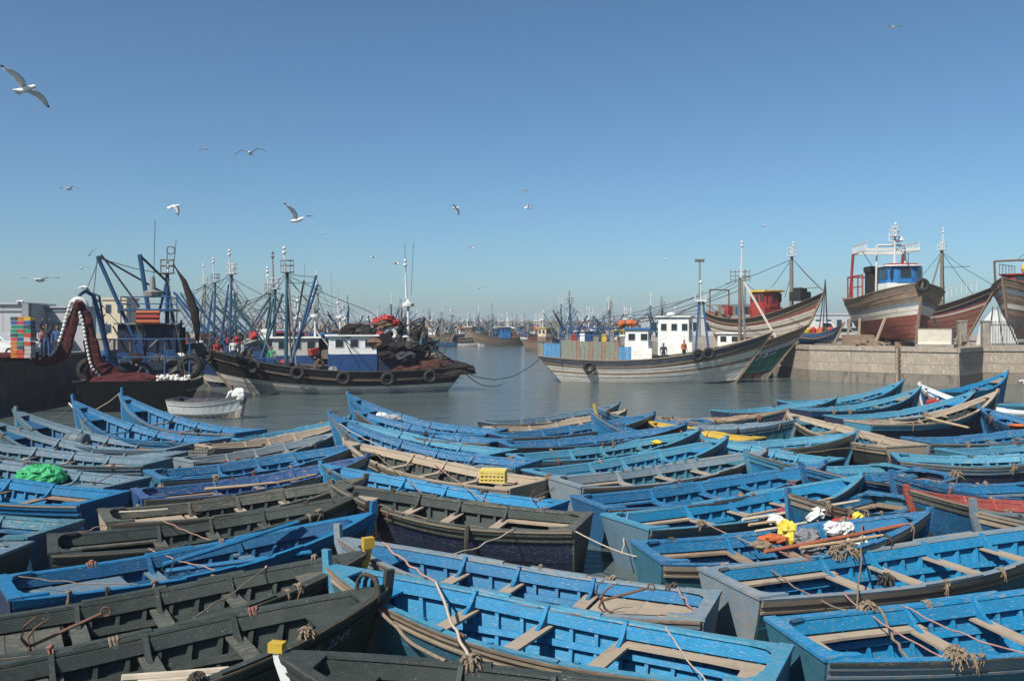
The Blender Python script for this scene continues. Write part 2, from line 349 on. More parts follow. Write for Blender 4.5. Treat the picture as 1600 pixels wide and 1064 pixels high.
    for u in tu:
        u+=q.uniform(-.012,.012); z=fm.sheer(u)-.21; p=fm.pt(u,z,1,-.03); x=p.x; wd=.21 if lod==2 else .19
        b=MB(); b.box((x,0,z),(wd,2*p.y,.035),rz=R(q.uniform(-1.5,1.5))); t=b.build('thwart',[mt],root)
        for sd in(1,-1):
            b=MB(); prof=[]; zt=fm.sheer(u)+.045
            yb=fm.pt(u,z,1,-.06).y; yt=fm.pt(u,fm.sheer(u),1,-.05).y
            lo=[(yb-.30,z+.018),(yb-.16,z+.075),(yb-.07,z+.15),(yt-.06,zt)]; hi=[(yt+.0,zt),(yb+.02,z+.1),(yb+.0,z+.018)]
            poly=lo+hi
            b.loft([[Vector((x+dx,sd*yy,zz)) for yy,zz in poly] for dx in(-.028,.028)]); b.build('knee',[mg if lod<2 else mi],t)
    # stern
    uS=.26
    if stern=='bench':
        for sd in(1,-1):
            b=MB(); rings=[]
            for i in range(6):
                u=.02+(uS+.05)*i/5; z=fm.sheer(u)-.18; p=fm.pt(u,z,sd,-.07); r=fm.pt(u,z,sd,-.07-.20-.18*max(0,(.10-u)/.10))
                rings.append([p,r,r-Vector((0,0,.035)),p-Vector((0,0,.035))])
            b.loft(rings); b.build('stern_bench',[mt],root)
        b=MB(); z=fm.sheer(0)-.18; yy=fm.hb(0)*.86; b.box((L*.035+.03,0,z-.002),(L*.07,2*yy-.36,.033)); b.build('stern_seat',[mt],root)
    elif stern=='deck':
        x0=.06
        for i in range(5):
            b=MB(); xa=x0+L*.28*i/5; xb=x0+L*.28*(i+1)/5-.008; u=(xa+xb)/2/L; z=fm.sheer(u)-.20; y=fm.pt(u,z,1,-.07).y-.02
            b.box(((xa+xb)/2,0,z+.003*(i%2)),(xb-xa,2*y,.03)); b.build('deck_board',[mt],root)
    # stern corner knees
    for sd in(1,-1):
        b=MB(); y=fm.hb(0); z=fm.sheer(0)+.045
        pl=[(.06,y-.02),(.46,y-.05+.035),(.44,y-.10),(.25,y-.14),(.16,y-.24),(.14,y-.42),(.06,y-.42)]
        b.loft([[Vector((px,sd*py,z+dz)) for px,py in pl] for dz in(-.04,.012)]); b.build('corner_knee',[mg],root)
    # rope lashings round the gunwale
    nl=(3 if lod==2 else 2)+q.randint(0,2)
    for i in range(nl):
        u=q.uniform(.1,.92); sd=q.choice((1,-1)); p=fm.pt(u,fm.sheer(u)+.02,sd,.0); p2=fm.pt(u+.02,fm.sheer(u+.02)+.02,sd,0); d=p2-p
        k=q.randrange(len(LASH)); o=ob('rope_lashing',LASH[k][q.choice((0,0,0,1,2))],root); o.location=p; o.rotation_euler=(0,-math.atan2(d.z,math.hypot(d.x,d.y)),math.atan2(d.y,d.x)+(0 if sd>0 else math.pi)); o.scale=[q.uniform(.6,1.05),q.uniform(.7,.95),q.uniform(.7,1.0)]
    if text: hull_text(root,fm,*text)
    return root
def text_verts(body,size):
    c=bpy.data.curves.new('t','FONT'); c.body=body; c.size=size; c.resolution_u=2; o=bpy.data.objects.new('t',c); col.objects.link(o)
    dg=bpy.context.evaluated_depsgraph_get(); me=bpy.data.meshes.new_from_object(o.evaluated_get(dg)); bpy.data.objects.remove(o); return me
def hull_text(root,fm,body,u0,zdrop,size,sd,mat,ptf=None):
    me=text_verts(body,size); me.name='registration_text'
    for v in me.vertices:
        u=u0+(v.co.x/fm.L)*(1 if sd<0 else -1); z=fm.sheer(u)-zdrop+v.co.y
        p=fm.pt(u,z,sd,.012); v.co=p
    me.materials.clear(); me.materials.append(mat); o=ob('registration_text',me,root); return o
WHITE=paint('white_paint',(.62,.62,.59),(.5,.49,.45),.22); PINK=plain('pink_paint',(.5,.12,.28)); LETTER=plain('letter_white',(.55,.57,.58),.7,.25,6); LETTERG=plain('letter_grey_blue',(.22,.29,.36),.7,.3,6); DARKLET=plain('letter_black',(.03,.03,.03))
BL={ # key: label, options
'A1':('far left boat with tall upright blue stem post, white sack in its bow',dict(ins='bl',gun='bl',out='bl')),
'A2':('boat whose blue and wood stem rises beside the dark quay, orange cloth in its bow',dict(ins='bl',gun='bl',out='tl')),
'A3':('dark blue boat with a long oar across its bow, between two bow-left boats',dict(ins='dp',gun='gb',out='dp')),
'A4':('bow-left boat at the left edge with grey weathered outer rails and grey barrel',dict(ins='dp',gun='gb',out='gb')),
'A5':('grey-green boat stern just below the grey-barrel boat at the left edge',dict(ins='te',gun='gb',out='te',thw='wp')),
'A6':('pale teal boat carrying the green net bag at the left edge',dict(ins='te',gun='gb',out='te',stern='deck',thw='gb')),
'A7':('bright blue boat stern at the left edge, in front of the green net bag',dict(ins='bl',gun='bl',out='dp',wear='l',gunw='l',lod=2,thw='wd')),
'A8':('dark boat with green and brown side rails at the left edge',dict(ins='dp',gun='te',out='dp')),
'A9':('small blue stern at the left edge beside the olive boats',dict(ins='bl',gun='gb',out='ol')),
'B1':('cyan boat with whitish near rail, beside the open water at left',dict(ins='cy',gun='lc',out='te',rail='wp')),
'B2':('cyan boat with bare wood rails next to the row end at left',dict(ins='cy',gun='wp',out='ol',rail='wp')),
'B3':('teal boat holding a wire fish basket, left cluster',dict(ins='ol',gun='tl',out='cy',rail='te')),
'B4':('blue boat with wood-topped near rail whose bow meets the big bow-left boat',dict(ins='bl',gun='bl',out='te',rail='wp')),
'B5':('indigo blue boat with a long wooden pole lying along it',dict(ins='in',gun='in',out='in',rail='wp')),
'B6':('olive grey boat with pale wood stern rail and thin pole, upper of the olive pair',dict(ins='ol',gun='og',out='gb',rail='wp',stern='deck',thw='wp')),
'B7':('olive grey boat directly behind the blue boat with blue oars',dict(ins='ol',gun='ol',out='gb',rail='og',lod=2,thw='og')),
'B8':('all blue boat with two blue oars laid inside and a square blue stem',dict(ins='dp',gun='bl',out='nv',wear='l',gunw='l',lod=2,stern='deck',thw='gb',nthw=2)),
'B9':('dark olive boat with a yellow block on its bow',dict(ins='ol',gun='ol',out='nv',lod=2,thw='og',stern='deck',bowcap='yl',rail='og')),
'B10':('nearest dark olive boat, number 6L. 2249 and thick rope on its bow',dict(ins='ol',gun='ol',out='ol',lod=2,thw='og',text=('6L. 2249',.80,.34,.17,-1,LETTERG))),
'C1':('blue boat with a bow full of yellow and white sacks, centre of the far edge',dict(ins='bl',gun='bl',out='dp')),
'C2':('blue boat with a dark brown near rail in the centre of the far edge',dict(ins='bl',gun='bl',out='og',rail='og')),
'C3b':('cyan boat with a reddish wood near rail behind the big bow-left boat',dict(ins='cy',gun='lc',out='og',rail='wd')),
'C3':('big blue bow-left boat with faded grey outer hull and tall pale stem',dict(ins='bl',gun='bl',out='tl',rail='gb',stern='deck',thw='gb')),
'C4':('brown wooden boat carrying the yellow crate',dict(ins='ol',gun='wp',out='cy',rail='wp',thw='wp')),
'C5':('brightest cyan boat in front of the yellow crate boat',dict(ins='cy',gun='cy',out='cy',lod=2,thw='cy',stern='deck')),
'C6':('dark olive boat with navy side and dark net over its rail',dict(ins='ol',gun='og',out='nv',rail='og',lod=2,thw='wp')),
'C7':('blue boat with a wooden stern deck that holds a rusty anchor',dict(ins='bl',gun='tl',out='nv',lod=2,thw='wp',stern='deck')),
'C8':('bright blue boat with three wooden thwarts in the centre foreground',dict(ins='cy',gun='lc',out='te',rail='wp',lod=2,thw='wp')),
'C9':('dark green boat at the bottom edge with white and yellow painted stem',dict(ins='ol',gun='ol',out='ol',lod=2,bowcap='wh')),
'D1':('grey boat at the outer edge of the raft, bow against the yellow-tipped stem',dict(ins='gb',gun='gb',out='ol',rail='wp')),
'D2':('grey-teal boat with brownish rails second from the open water in the centre',dict(ins='te',gun='wp',out='te',rail='wp')),
'D3':('blue boat with a whitish stern rail, third from the open water in the centre',dict(ins='bl',gun='bl',out='nv',rail='wp')),
'D4':('blue boat with dark near rail pointing at the yellow gunwale',dict(ins='bl',gun='bl',out='nv',rail='og')),
'D5':('faded teal boat whose bow lies just below the yellow gunwale',dict(ins='te',gun='lc',out='te',rail='tl')),
'D6':('light blue boat right of the stern of the big bow-left boat',dict(ins='cy',gun='lc',out='nv',rail='tl')),
'D7':('grey-teal boat with rib ends standing up above its broken rail',dict(ins='te',gun='tl',out='te',rail='wp',thw='wp',stern='bench')),
'D8':('blue boat with white specks inside, transom facing the gap of water',dict(ins='bl',gun='bl',out='dp',rail='tl',lod=2,thw='bl')),
'D9':('light blue boat loaded with poles, its grey-blue transom by the gap of water',dict(ins='cy',gun='lc',out='gb',rail='tl',lod=2,thw='wp')),
'D10':('blue boat with weathered green-grey transom carrying the yellow bag and net bundles',dict(ins='bl',gun='bl',out='te',rail='wp',lod=2,thw='wd')),
'D11':('large blue boat with a rope mop on its gunwale, right foreground',dict(ins='cy',gun='tl',out='te',rail='wp',lod=2,thw='wp',nthw=4)),
'D12':('nearest light blue boat at the bottom right corner',dict(ins='cy',gun='cy',out='te',rail='tl',lod=2,thw='wp',nthw=4)),
'F1':('small boat with a yellow stem tip pointing left at the outer edge of the raft',dict(ins='bl',gun='bl',out='nv',bowcap='yl')),
'F2':('small blue bow-left boat right behind the yellow-tipped stem',dict(ins='bl',gun='bl',out='bl')),
'F3':('dark boat with a yellow gunwale and stem pointing left',dict(ins='bl',gun='yl',out='nv',rail='nv',bowcap='yl',gunw='h')),
'E0':('dark blue boat with white number 1121 on its bow',dict(ins='cy',gun='lc',out='nv',text=('11121',.80,.42,.26,-1,LETTER))),
'E1':('far right-cluster blue boat nearest the concrete quay corner',dict(ins='cy',gun='lc',out='nv')),
'E2':('blue boat with dark hull and up-swept bow, in front of the quay-corner boat',dict(ins='cy',gun='lc',out='nv',rail='bl')),
'E3':('boat with white painted bow planks pointing left below the quay chain',dict(ins='bl',gun='wh',out='nv',rail='wh')),
'E4':('light blue boat with a broad round bow against the quay wall at right',dict(ins='cy',gun='cy',out='bl',gunw='l')),
'E5':('blue boat carrying the red jerrycan',dict(ins='cy',gun='lc',out='nv',rail='og')),
'E6':('dark hulled boat with pale cyan top plank, its side facing us on the right',dict(ins='ol',gun='wp',out='nv',rail='lc')),
'E7':('blue bow-left boat with white lettering, at the right edge',dict(ins='bl',gun='bl',out='dp',text=('NX',.80,.35,.34,1,LETTER))),
'E8':('blue boat with grey worn transom entering from the right edge, orange tub aboard',dict(ins='bl',gun='bl',out='tl',rail='gb',stern='deck',thw='wd')),
'E9':('light blue boat with grey stern cut by the right edge',dict(ins='cy',gun='lc',out='te',rail='gb')),
'E10':('far blue boat cut by the right edge under the quay wall',dict(ins='bl',gun='lc',out='bl')),
'E10b':('blue boat cut by the right edge, second below the quay wall',dict(ins='bl',gun='gb',out='gb')),
'E11':('long grey weathered boat lying slantwise across the right cluster',dict(ins='te',gun='wp',out='ol',rail='wp',thw='wd')),
'E12':('pale blue boat with rounded stern and mop of rope on its rail, right edge',dict(ins='te',gun='lc',out='nv',rail='tl')),
'E13':('grey boat with pink writing on its bow',dict(ins='bl',gun='wd',out='gb',rail='gb',text=('05126',.86,.30,.25,-1,PINK))),
'E14':('faded blue boat beside the pink-lettered boat',dict(ins='bl',gun='gb',out='te')),
'E15':('bright cyan narrow boat behind the small bow-left stem',dict(ins='cy',gun='lc',out='og',rail='wp')),
'E16':('small blue bow-left boat with pale rail in the middle of the right cluster',dict(ins='bl',gun='lc',out='nv',rail='wp')),
'E17':('light blue boat with a U-shaped stern seat, upper one of two',dict(ins='cy',gun='lc',out='bl')),
'E18':('blue boat with a U-shaped stern seat and red rope, lower one of two',dict(ins='bl',gun='bl',out='nv')),
'E19':('blue boat with navy side and grey stern bench, right of the up-swept cyan bow',dict(ins='bl',gun='bl',out='nv',rail='dp',thw='gb',lod=2)),
'E20':('boat with red painted gunwale at the right edge',dict(ins='ol',gun='rd',out='dp',rail='og',thw='wd')),
'E21':('blue bow-left boat with wooden stem below the red gunwale',dict(ins='ol',gun='tl',out='dp',rail='wp',lod=2,thw='wd')),
'E22':('blue boat with bare wood rails pointing left behind the cyan bow',dict(ins='bl',gun='bl',out='te',rail='wp')),
}
for k,(lb,op) in BL.items():
    x,y,a,L,W,zb=BP[k]
    make_boat(k,(x,y,0),a,L,W,zb,lb,**op)
# ---------------------------------------------------------------- trawlers
class Trawl(Form):
    def __init__(s,L,B,zst,zmid,zbow,tr=.72,rk=.15,sk=.06,um=.38,keel=-.9,full=2.6,base=0,pw=(.24,.5)):
        s.L,s.W,s.zst,s.zmid,s.zbow,s.tr,s.rk,s.sk,s.um,s.keel,s.full,s.base,s.pw=L,B,zst,zmid,zbow,tr,rk,sk,um,keel,full,base,pw
    def sheer(s,u):
        return s.zmid+(s.zst-s.zmid)*((s.um-u)/s.um)**2 if u<s.um else s.zmid+(s.zbow-s.zmid)*((u-s.um)/(1-s.um))**2.1
    def hb(s,u):
        h=s.W/2
        if u<.4: return h*(s.tr+(1-s.tr)*math.sin(math.pi/2*u/.4))
        t=(u-.4)/.6; return h*max(.012,1-t**s.full)
    def zk(s,u): return s.keel
    def pt(s,u,z,sd,off=0):
        k=s.keel; v=max(0,min(1.3,(z-k)/(s.sheer(u)-k))); t=max(0,(u-.35)/.65)
        p=s.pw[0]+s.pw[1]*t*t; x=s.L*(u-s.rk*u**3*(1-v)+s.sk*(1-u)**3*(1-v))
        return Vector((x,sd*max(.006,s.hb(u)*v**p+off),z))
TIRE=plain('worn_tyre_rubber',(.018,.018,.018),.85,.3,8); GLASSD=plain('dark_cabin_glass',(.02,.03,.035),.12,.2,2,b=0)
STEELB=paint('blue_steel',(.015,.075,.18),(.04,.11,.2),.2,(.16,.08,.05),.5,.2); STEELT=paint('teal_steel',(.02,.08,.115),None,.22,(.15,.08,.05),.5,.2)
STEELG=paint('grey_steel',(.2,.2,.2),None,.3,(.14,.08,.05),.6,.1); STEELW=paint('white_steel',(.6,.6,.58),(.5,.5,.48),.2,(.3,.18,.1),.5,0); STEELR=paint('red_steel',(.30,.04,.03),(.26,.08,.06),.25,(.12,.07,.05),.6,.1)
WIRE=plain('dark_wire',(.03,.03,.032),.7,.2,4)
def netmat(name,c,sc_=20):
    m,nt,bs=_mat(name); v=coords(nt); vo=nt.nodes.new('ShaderNodeTexVoronoi'); vo.feature='DISTANCE_TO_EDGE'; vo.inputs['Scale'].default_value=sc_; nt.links.new(v,vo.inputs['Vector'])
    f=ramp(nt,vo.outputs['Distance'],.02,.16,(1,1,1,1),(0,0,0,1)); c1=mix(nt,ramp(nt,noise(nt,v,2.2,5,.7),.35,.7),tuple(x*.45 for x in c),tuple(x*1.15 for x in c))
    nt.links.new(mix(nt,f,tuple(x*.35 for x in c),c1),bs.inputs['Base Color']); bs.inputs['Roughness'].default_value=.95
    ad=nt.nodes.new('ShaderNodeMath'); ad.operation='MULTIPLY_ADD'; nt.links.new(f,ad.inputs[0]); ad.inputs[1].default_value=.4; nt.links.new(noise(nt,v,6,5,.7),ad.inputs[2]); bump(nt,bs,ad.outputs[0],1,.09); MATS[name]=m; return m
NETR=netmat('dark_red_net',(.20,.024,.03)); NETB=netmat('brown_black_net',(.055,.036,.032)); NETK=netmat('faded_red_net',(.20,.065,.05))
CORK=plain('white_cork_float',(.6,.58,.52),.7,.2,6); DECKW=paint('deck_wood',(.17,.14,.11),None,.4,(.1,.08,.06),.8,.2)
CLOTH={c:plain('cloth_'+c,v,.9,.25,8) for c,v in dict(red=(.34,.03,.03),white=(.6,.6,.57),dark=(.03,.035,.045),blue=(.03,.08,.2),green=(.03,.28,.10),yellow=(.62,.42,.03),orange=(.42,.10,.03),grey=(.25,.26,.27),brown=(.14,.08,.05)).items()}
def trawl_hull(root,fm,cols,n=16,planks=True,cap='wd',inner=None,bul=.55,bandz=None):
    """cols: list of (fraction of height 0..1 at top of strake, material)"""
    inn=inner or paint('bulwark_inside',(.16,.16,.15),None,.3,WOOD,.7,.2); fr=[0]+[c[0] for c in cols]
    for sd in(1,-1):
        bb=MB(); mats=[]
        for i,(f,m) in enumerate(cols):
            a,b_=fr[i],fr[i+1]
            zf=lambda u,a=a: 100+fm.keel+(fm.sheer(u)-fm.keel)*a
            zg=lambda u,b_=b_: 100+fm.keel+(fm.sheer(u)-fm.keel)*b_
            e=.012*((i*5)%3)
            if planks:
                b=MB(); band(b,fm,0,1,n,zf,zg,e,-.06,sd,[0,1,1,1]); b.build('hull_plank',[m,inn],root,False)
            else:
                if m not in mats: mats.append(m)
                band(bb,fm,0,1,n,zf,zg,e,-.06,sd,mats.index(m))
        if not planks: bb.build('hull_side',mats,root)
        b=MB(); band(b,fm,0,1,n,-.02,.06,.07,-.14,sd); b.build('bulwark_cap',[bm_(cap,'h')],root)
        b=MB(); band(b,fm,0,.99,n,-bul-.06,-bul+.06,.07,.01,sd); b.build('rub_rail',[bm_('wd')],root)
    b=MB(); rings=[]
    for i in range(n+1):
        u=.985*i/n; z=fm.sheer(u)-bul; p=fm.pt(u,z,1,-.05); rings.append([p,Vector((p.x,-p.y,z)),Vector((p.x,-p.y,z-.06)),Vector((p.x,p.y,z-.06))])
    b.loft(rings); b.build('deck',[DECKW],root)
    K=7; zt=fm.sheer(0); o=[fm.pt(0,fm.keel+(zt-fm.keel)*k/K,1,0) for k in range(K+1)]
    ring=o+[Vector((p.x,-p.y,p.z)) for p in reversed(o)]; b=MB(); b.loft([[p+Vector((-.06,0,0)) for p in ring],[p+Vector((0,0,0)) for p in ring]]); b.build('transom',[cols[-1][1]],root)
    b=MB(); pts=[fm.pt(1,fm.keel+(fm.zbow+.15-fm.keel)*k/8,1,0) for k in range(9)]
    b.loft([[Vector((p.x+.10,.07,p.z)),Vector((p.x+.10,-.07,p.z)),Vector((p.x-.1,-.11,p.z)),Vector((p.x-.1,.11,p.z))] for p in pts]); return b.build('stem_post',[bm_('wd')],root)
def house(root,x0,x1,wid,z0,z1,m_low,m_up,roofm,split=.45,nwin=3,y0=0,round_f=False,glass=True,wh=.42):
    b=MB(); xs=(x0+x1)/2; L=x1-x0; zs=z0+(z1-z0)*split
    b.box((xs,y0,(z0+zs)/2),(L,wid,zs-z0)); lo=b.build('cabin_lower',[m_low],root)
    b=MB(); t=.96; f=.25 if round_f else 0
    poly=[(x0+.03,-wid/2+.03),(x1-f-.03,-wid/2+.03),(x1+f*.3-.03,-wid*.22),(x1+f*.3-.03,wid*.22),(x1-f-.03,wid/2-.03),(x0+.03,wid/2-.03)]
    b.loft([[Vector((px,py+y0,z)) for px,py in poly] for z in(zs,z1)]); up=b.build('cabin_upper',[m_up],root)
    b=MB(); poly2=[(x0-.14,-wid/2-.14),(x1-f+.14,-wid/2-.14),(x1+f*.3+.22,-wid*.24),(x1+f*.3+.22,wid*.24),(x1-f+.14,wid/2+.14),(x0-.14,wid/2+.14)]
    b.loft([[Vector((px,py+y0,z)) for px,py in poly2] for z in(z1,z1+.1)]); rf=b.build('cabin_roof',[roofm],root)
    hw=(z1-zs)*wh; zc=zs+(z1-zs)*.60
    fr_=bm_('wh','l')
    def win(c,d,rz=0):
        w_=MB(); w_.box(c,(d[0]+.07 if d[0]>.05 else .05,d[1]+.07 if d[1]>.05 else .05,d[2]+.07),rz=rz); wo=w_.build('window',[m_up],root)
        p_=MB(); p_.box(c,(d[0] if d[0]>.05 else .062,d[1] if d[1]>.05 else .062,d[2]),rz=rz); p_.build('pane',[GLASSD],wo)
    for sd in(1,-1):
        for i in range(nwin):
            x=x0+L*(i+.5)/nwin*.92+.05; win((x,y0+sd*(wid/2-.03),zc),(L/nwin*(.5 if wh<.6 else .74),.0,hw))
    for i in(-1,0,1): win((x1+f*.3-.03 if i==0 else x1-f*.35-.03,y0+i*wid*.31,zc),(.0,wid*(.22 if wh<.6 else .28),hw),rz=0 if i==0 else -i*.5*(1 if f else 0))
    b=MB(); b.box((x0-.012,y0+wid*.12,z0+(z1-z0)*.45),(.05,.62,(z1-z0)*.8)); b.build('cabin_door',[m_low],root)
    return lo,up,rf
def mast(root,x,y,z0,z1,r,m,nest=None,ladder=False,top=1.6,lean=0,rm=None):
    b=MB(); b.tube([(x,y,z0),(x+lean,y,z1)],[r,r*.75],8); ms=b.build('mast',[m],root)
    if nest:
        b=MB(); zc=z1
        for dz in(0,.45,.8): b.torus((x+lean,y,zc+dz),.42,.028,'z',10,4)
        for k in range(6): a=k*math.pi/3; b.tube([(x+lean+.42*math.cos(a),y+.42*math.sin(a),zc),(x+lean+.42*math.cos(a),y+.42*math.sin(a),zc+.8)],.022,4)
        b.lathe([(.02,-.03),(.42,-.03),(.42,.03),(.02,.03)],(x+lean,y,zc),10); b.build('crows_nest',[nest],ms)
    if top:
        b=MB(); b.tube([(x+lean+.12,y,z1),(x+lean+.2,y,z1+top)],[.09,.05],6); b.ball((x+lean+.2,y,z1+top+.12),.14,7,5); b.ball((x+lean+.2,y,z1+top+.42),.12,7,5); b.tube([(x+lean+.2,y,z1+top),(x+lean+.2,y,z1+top+.6)],.02,4)
        b.build('mast_light',[rm or STEELW],ms)
    if ladder:
        b=MB(); n=int((z1-z0)/.4)
        for i in range(n): z=z0+.3+.4*i; b.tube([(x+lean*(z-z0)/(z1-z0)-.02,y-.22,z),(x+lean*(z-z0)/(z1-z0)-.02,y+.22,z)],.02,4)
        b.build('mast_rungs',[m],ms)
    return ms
def rod(root,name,p,q,r,m,n=6):
    b=MB(); b.tube([p,q],r,n); return b.build(name,[m],root)
def wires(root,segs,r=.018,m=None):
    for p,q in segs:
        p,q=Vector(p),Vector(q); sag=(p-q).length*.02; b=MB()
        b.tube([p,p.lerp(q,.5)-Vector((0,0,sag)),q],r,4); b.build('rigging_wire',[m or WIRE],root)
def tyres(root,fm,lst,sd):
    for u,dz in lst:
        p=fm.pt(u,fm.sheer(u)-dz,sd,.16); p2=fm.pt(u+.02,fm.sheer(u)-dz,sd,.16); d=p2-p
        b=MB(); b.torus((0,0,0),.36,.13,'y',18,8); o=b.build('tyre_fender',[TIRE],root,True); o.location=p; o.rotation_euler=(0,0,math.atan2(d.y,d.x))
        b=MB(); b.tube([(0,0,.36),(0,-.05*sd,dz+.05)],.02,4); b.build('fender_rope',[ROPE],o)
def heap(name,c,d,m,label,cat,seed=0,n=14,parent=None,group=None,rz=0):
    """lumpy pile: displaced dome plus coils on top"""
    q=random.Random(seed); b=MB(); rings=[]; N=26
    for i in range(10):
        t=i/9; r=math.cos(t*math.pi/2)**.7 if i<9 else .05; z=d[2]*math.sin(t*math.pi/2)
        rings.append([Vector((d[0]*r*math.cos(2*math.pi*k/N)*(1+q.uniform(-.09,.09)),d[1]*r*math.sin(2*math.pi*k/N)*(1+q.uniform(-.12,.12)),max(0,z*(1+q.uniform(-.12,.12))))) for k in range(N)])
    b.loft(rings)
    for i in range(n):
        a=q.uniform(0,6.28); rr=q.uniform(.1,.8); x,y=d[0]*rr*math.cos(a),d[1]*rr*math.sin(a); z=d[2]*math.sqrt(max(0,1-rr*rr))*.95
        pts=[]; da=q.uniform(0,3)
        for k in range(6): pts.append((x+q.uniform(.2,.3)*d[0]*math.cos(da+k*.7)*.6,y+.3*d[1]*math.sin(da+k*.7)*.8,z+q.uniform(-.03,.04)))
        b.tube(pts,.05*max(d[2],.5),5)
    o=b.build(name,[m],parent,False); o.location=c; o.rotation_euler=(0,0,rz)
    if label: tag(o,label,cat,group)
    return o
def local(root,p):   # local point of a trawler to the world
    M=Matrix.Translation(root.location)@root.rotation_euler.to_matrix().to_4x4(); return M@Vector(p)
def place(label,S,Bo,cat='fishing boat',group=None,z=0,name='trawler'):
    d=Bo-S; return empty(name,(S.x,S.y,z),math.atan2(d.y,d.x),label,cat,group), math.hypot(d.x,d.y)
P_=lambda n,c,f=None,w=.3,wood=WOOD,r=.65,sp=.15: paint(n,c,f,w,wood,r,sp)
BLK=P_('hull_black',(.013,.013,.014),(.032,.03,.029),.2,(.13,.10,.08)); NAVY=P_('hull_navy',(.008,.017,.042),(.018,.03,.055),.2,(.1,.09,.08)); GREYW=P_('hull_grey_white',(.42,.42,.40),(.30,.29,.27),.42,(.14,.11,.09)); DIRTY=P_('hull_dirty_white',(.62,.585,.51),(.46,.40,.32),.30,(.25,.135,.075)); RBR=P_('antifouling_red',(.20,.050,.035),(.26,.115,.09),.36,(.10,.06,.05)); TEALH=P_('hull_teal_green',(.02,.11,.09),(.03,.09,.085),.15,(.12,.1,.08)); MUD=P_('hull_brown',(.11,.075,.055),(.2,.15,.11),.4,(.30,.25,.19)); WEATH=P_('hull_weathered_band',(.20,.15,.11),(.36,.30,.24),.45,(.24,.12,.06)); BLUEP=P_('panel_blue',(.05,.22,.42),(.12,.27,.40),.3); GREENP=P_('panel_green_rust',(.16,.25,.20),(.12,.26,.30),.5,(.22,.12,.07)); WHT=P_('cabin_white',(.78,.78,.74),(.55,.54,.50),.16,(.30,.22,.15)); CBLUE=P_('cabin_blue',(.010,.05,.16),(.025,.08,.19),.14,(.1,.1,.1)); CSKY=P_('cabin_sky_blue',(.012,.14,.38),None,.1); REDP=P_('cabin_red',(.28,.025,.02),(.26,.06,.05),.14); YEL=P_('roof_yellow',(.58,.38,.03),(.5,.36,.08),.15); GRN=P_('hull_green',(.03,.16,.10),(.1,.22,.16),.25); REDST=P_('plank_red',(.27,.05,.045),(.3,.12,.1),.35); ORST=P_('stem_orange_brown',(.36,.14,.07),(.3,.17,.11),.4,(.15,.09,.06))
# --- centre-left trawler, bow to the left
K=1.12
S=at(722,560,62.5); B_=at(306,560,58.3)
t2,L=place('dark-hulled trawler with white and blue wheelhouse, bow left, three tyres along its side',S,B_)
f2=Trawl(L,4.8,1.45,1.25,2.95,tr=.55,rk=.17,sk=.10,um=.35)
trawl_hull(t2,f2,[(.2,NAVY),(.36,GREYW),(.46,GREYW),(.56,DIRTY),(.66,BLK),(.76,BLK),(.88,BLK),(1,BLK)],cap='og')
tyres(t2,f2,((.13,.45),(.47,.42),(.64,.30),(.30,.48),(.80,.35)),1); tyres(t2,f2,((.985,.5),),1)
house(t2,L*.34,L*.52,2.3,.75,3.6,CBLUE,WHT,WHT,.58,3)
b=MB(); b.box((L*.27,0,1.7),(2.3,2.2,2.0)); b.build('machinery_house',[NAVY],t2)
b=MB()
for i in range(9): b.tube([(L*.20+i*.35,1.15,2.7),(L*.20+i*.35,1.15,3.5)],.025,4)
b.tube([(L*.20,1.15,3.5),(L*.20+2.8,1.15,3.5)],.03,4); b.tube([(L*.20,1.15,3.1),(L*.20+2.8,1.15,3.1)],.03,4); b.build('deck_railing',[WIRE],t2)
mx=L*(722-440)/416
mast(t2,mx,0,.7,7.9,.14,STEELT,STEELG,True,1.2,-.1)
rod(t2,'mast_leg',(mx-.8,.3,.7),(mx-.1,0,7.6),.07,STEELG); rod(t2,'mast_leg',(mx-.4,-.6,.7),(mx-.1,0,7.6),.07,STEELG)
for (dx,zz,y) in((-3.2,8.1,.2),(-3.4,7.5,-.4)): rod(t2,'boom',(mx-.4,y,1.9),(mx+dx*.62,y,zz*.95),.10,STEELB)
rod(t2,'boom',(mx+.2,.4,1.2),(mx+2.4,.4,5.4),.055,STEELG); rod(t2,'boom',(mx+1.9,-.8,1.2),(mx+.2,-.8,6.5),.10,STEELT)
rod(t2,'boom',(mx-.2,-.8,1.4),(mx-1.2,-.8,7.4),.07,STEELT)
gx=L*(722-640)/416
mast(t2,gx+.3,0,2.6,6.2,.13,STEELW,None,False,2.2)
b=MB(); b.lathe([(.1,0),(.42,.05),(.42,.25),(.2,.32),(.1,.5)],(gx+.3,0,5.6),10); b.build('radar_dome',[STEELW],t2)
for dx in(-.7,.5): rod(t2,'whip_antenna',(gx+.3+dx*.3,0,6.4),(gx+.3+dx*.5,.1,10.0),.015,WIRE,4)
b=MB()
for a in range(3): b.tube([(gx+2.2-a*1.2,0,3.2),(gx+1.6-a*1.2,.0,4.9),(gx+.4-a*.6,0,4.3),(gx-1.0,0,2.6)],.10,6)
b.build('power_block_arm',[WIRE],t2)
b=MB(); b.torus((gx+1.6,.6,3.7),.36,.15,'y',16,8); b.build('power_block',[STEELW],t2)
b=MB(); b.torus((gx+.6,.9,3.3),.26,.1,'y',14,7); b.build('life_ring',[bm_('wh','l')],t2)
for i,(dx,dz,e) in enumerate(((1.3,4.5,.5),(1.8,4.75,.55),(2.4,4.6,.5),(2.1,4.4,.6))):
    b=MB(); b.ball((gx+dx,.2+.1*i,dz),(e,.5,e*.5),12,8,jit=.3,seed=i+31); b.build('tarpaulin_bundle',[CLOTH['red'] if i!=3 else CLOTH['brown']],t2)
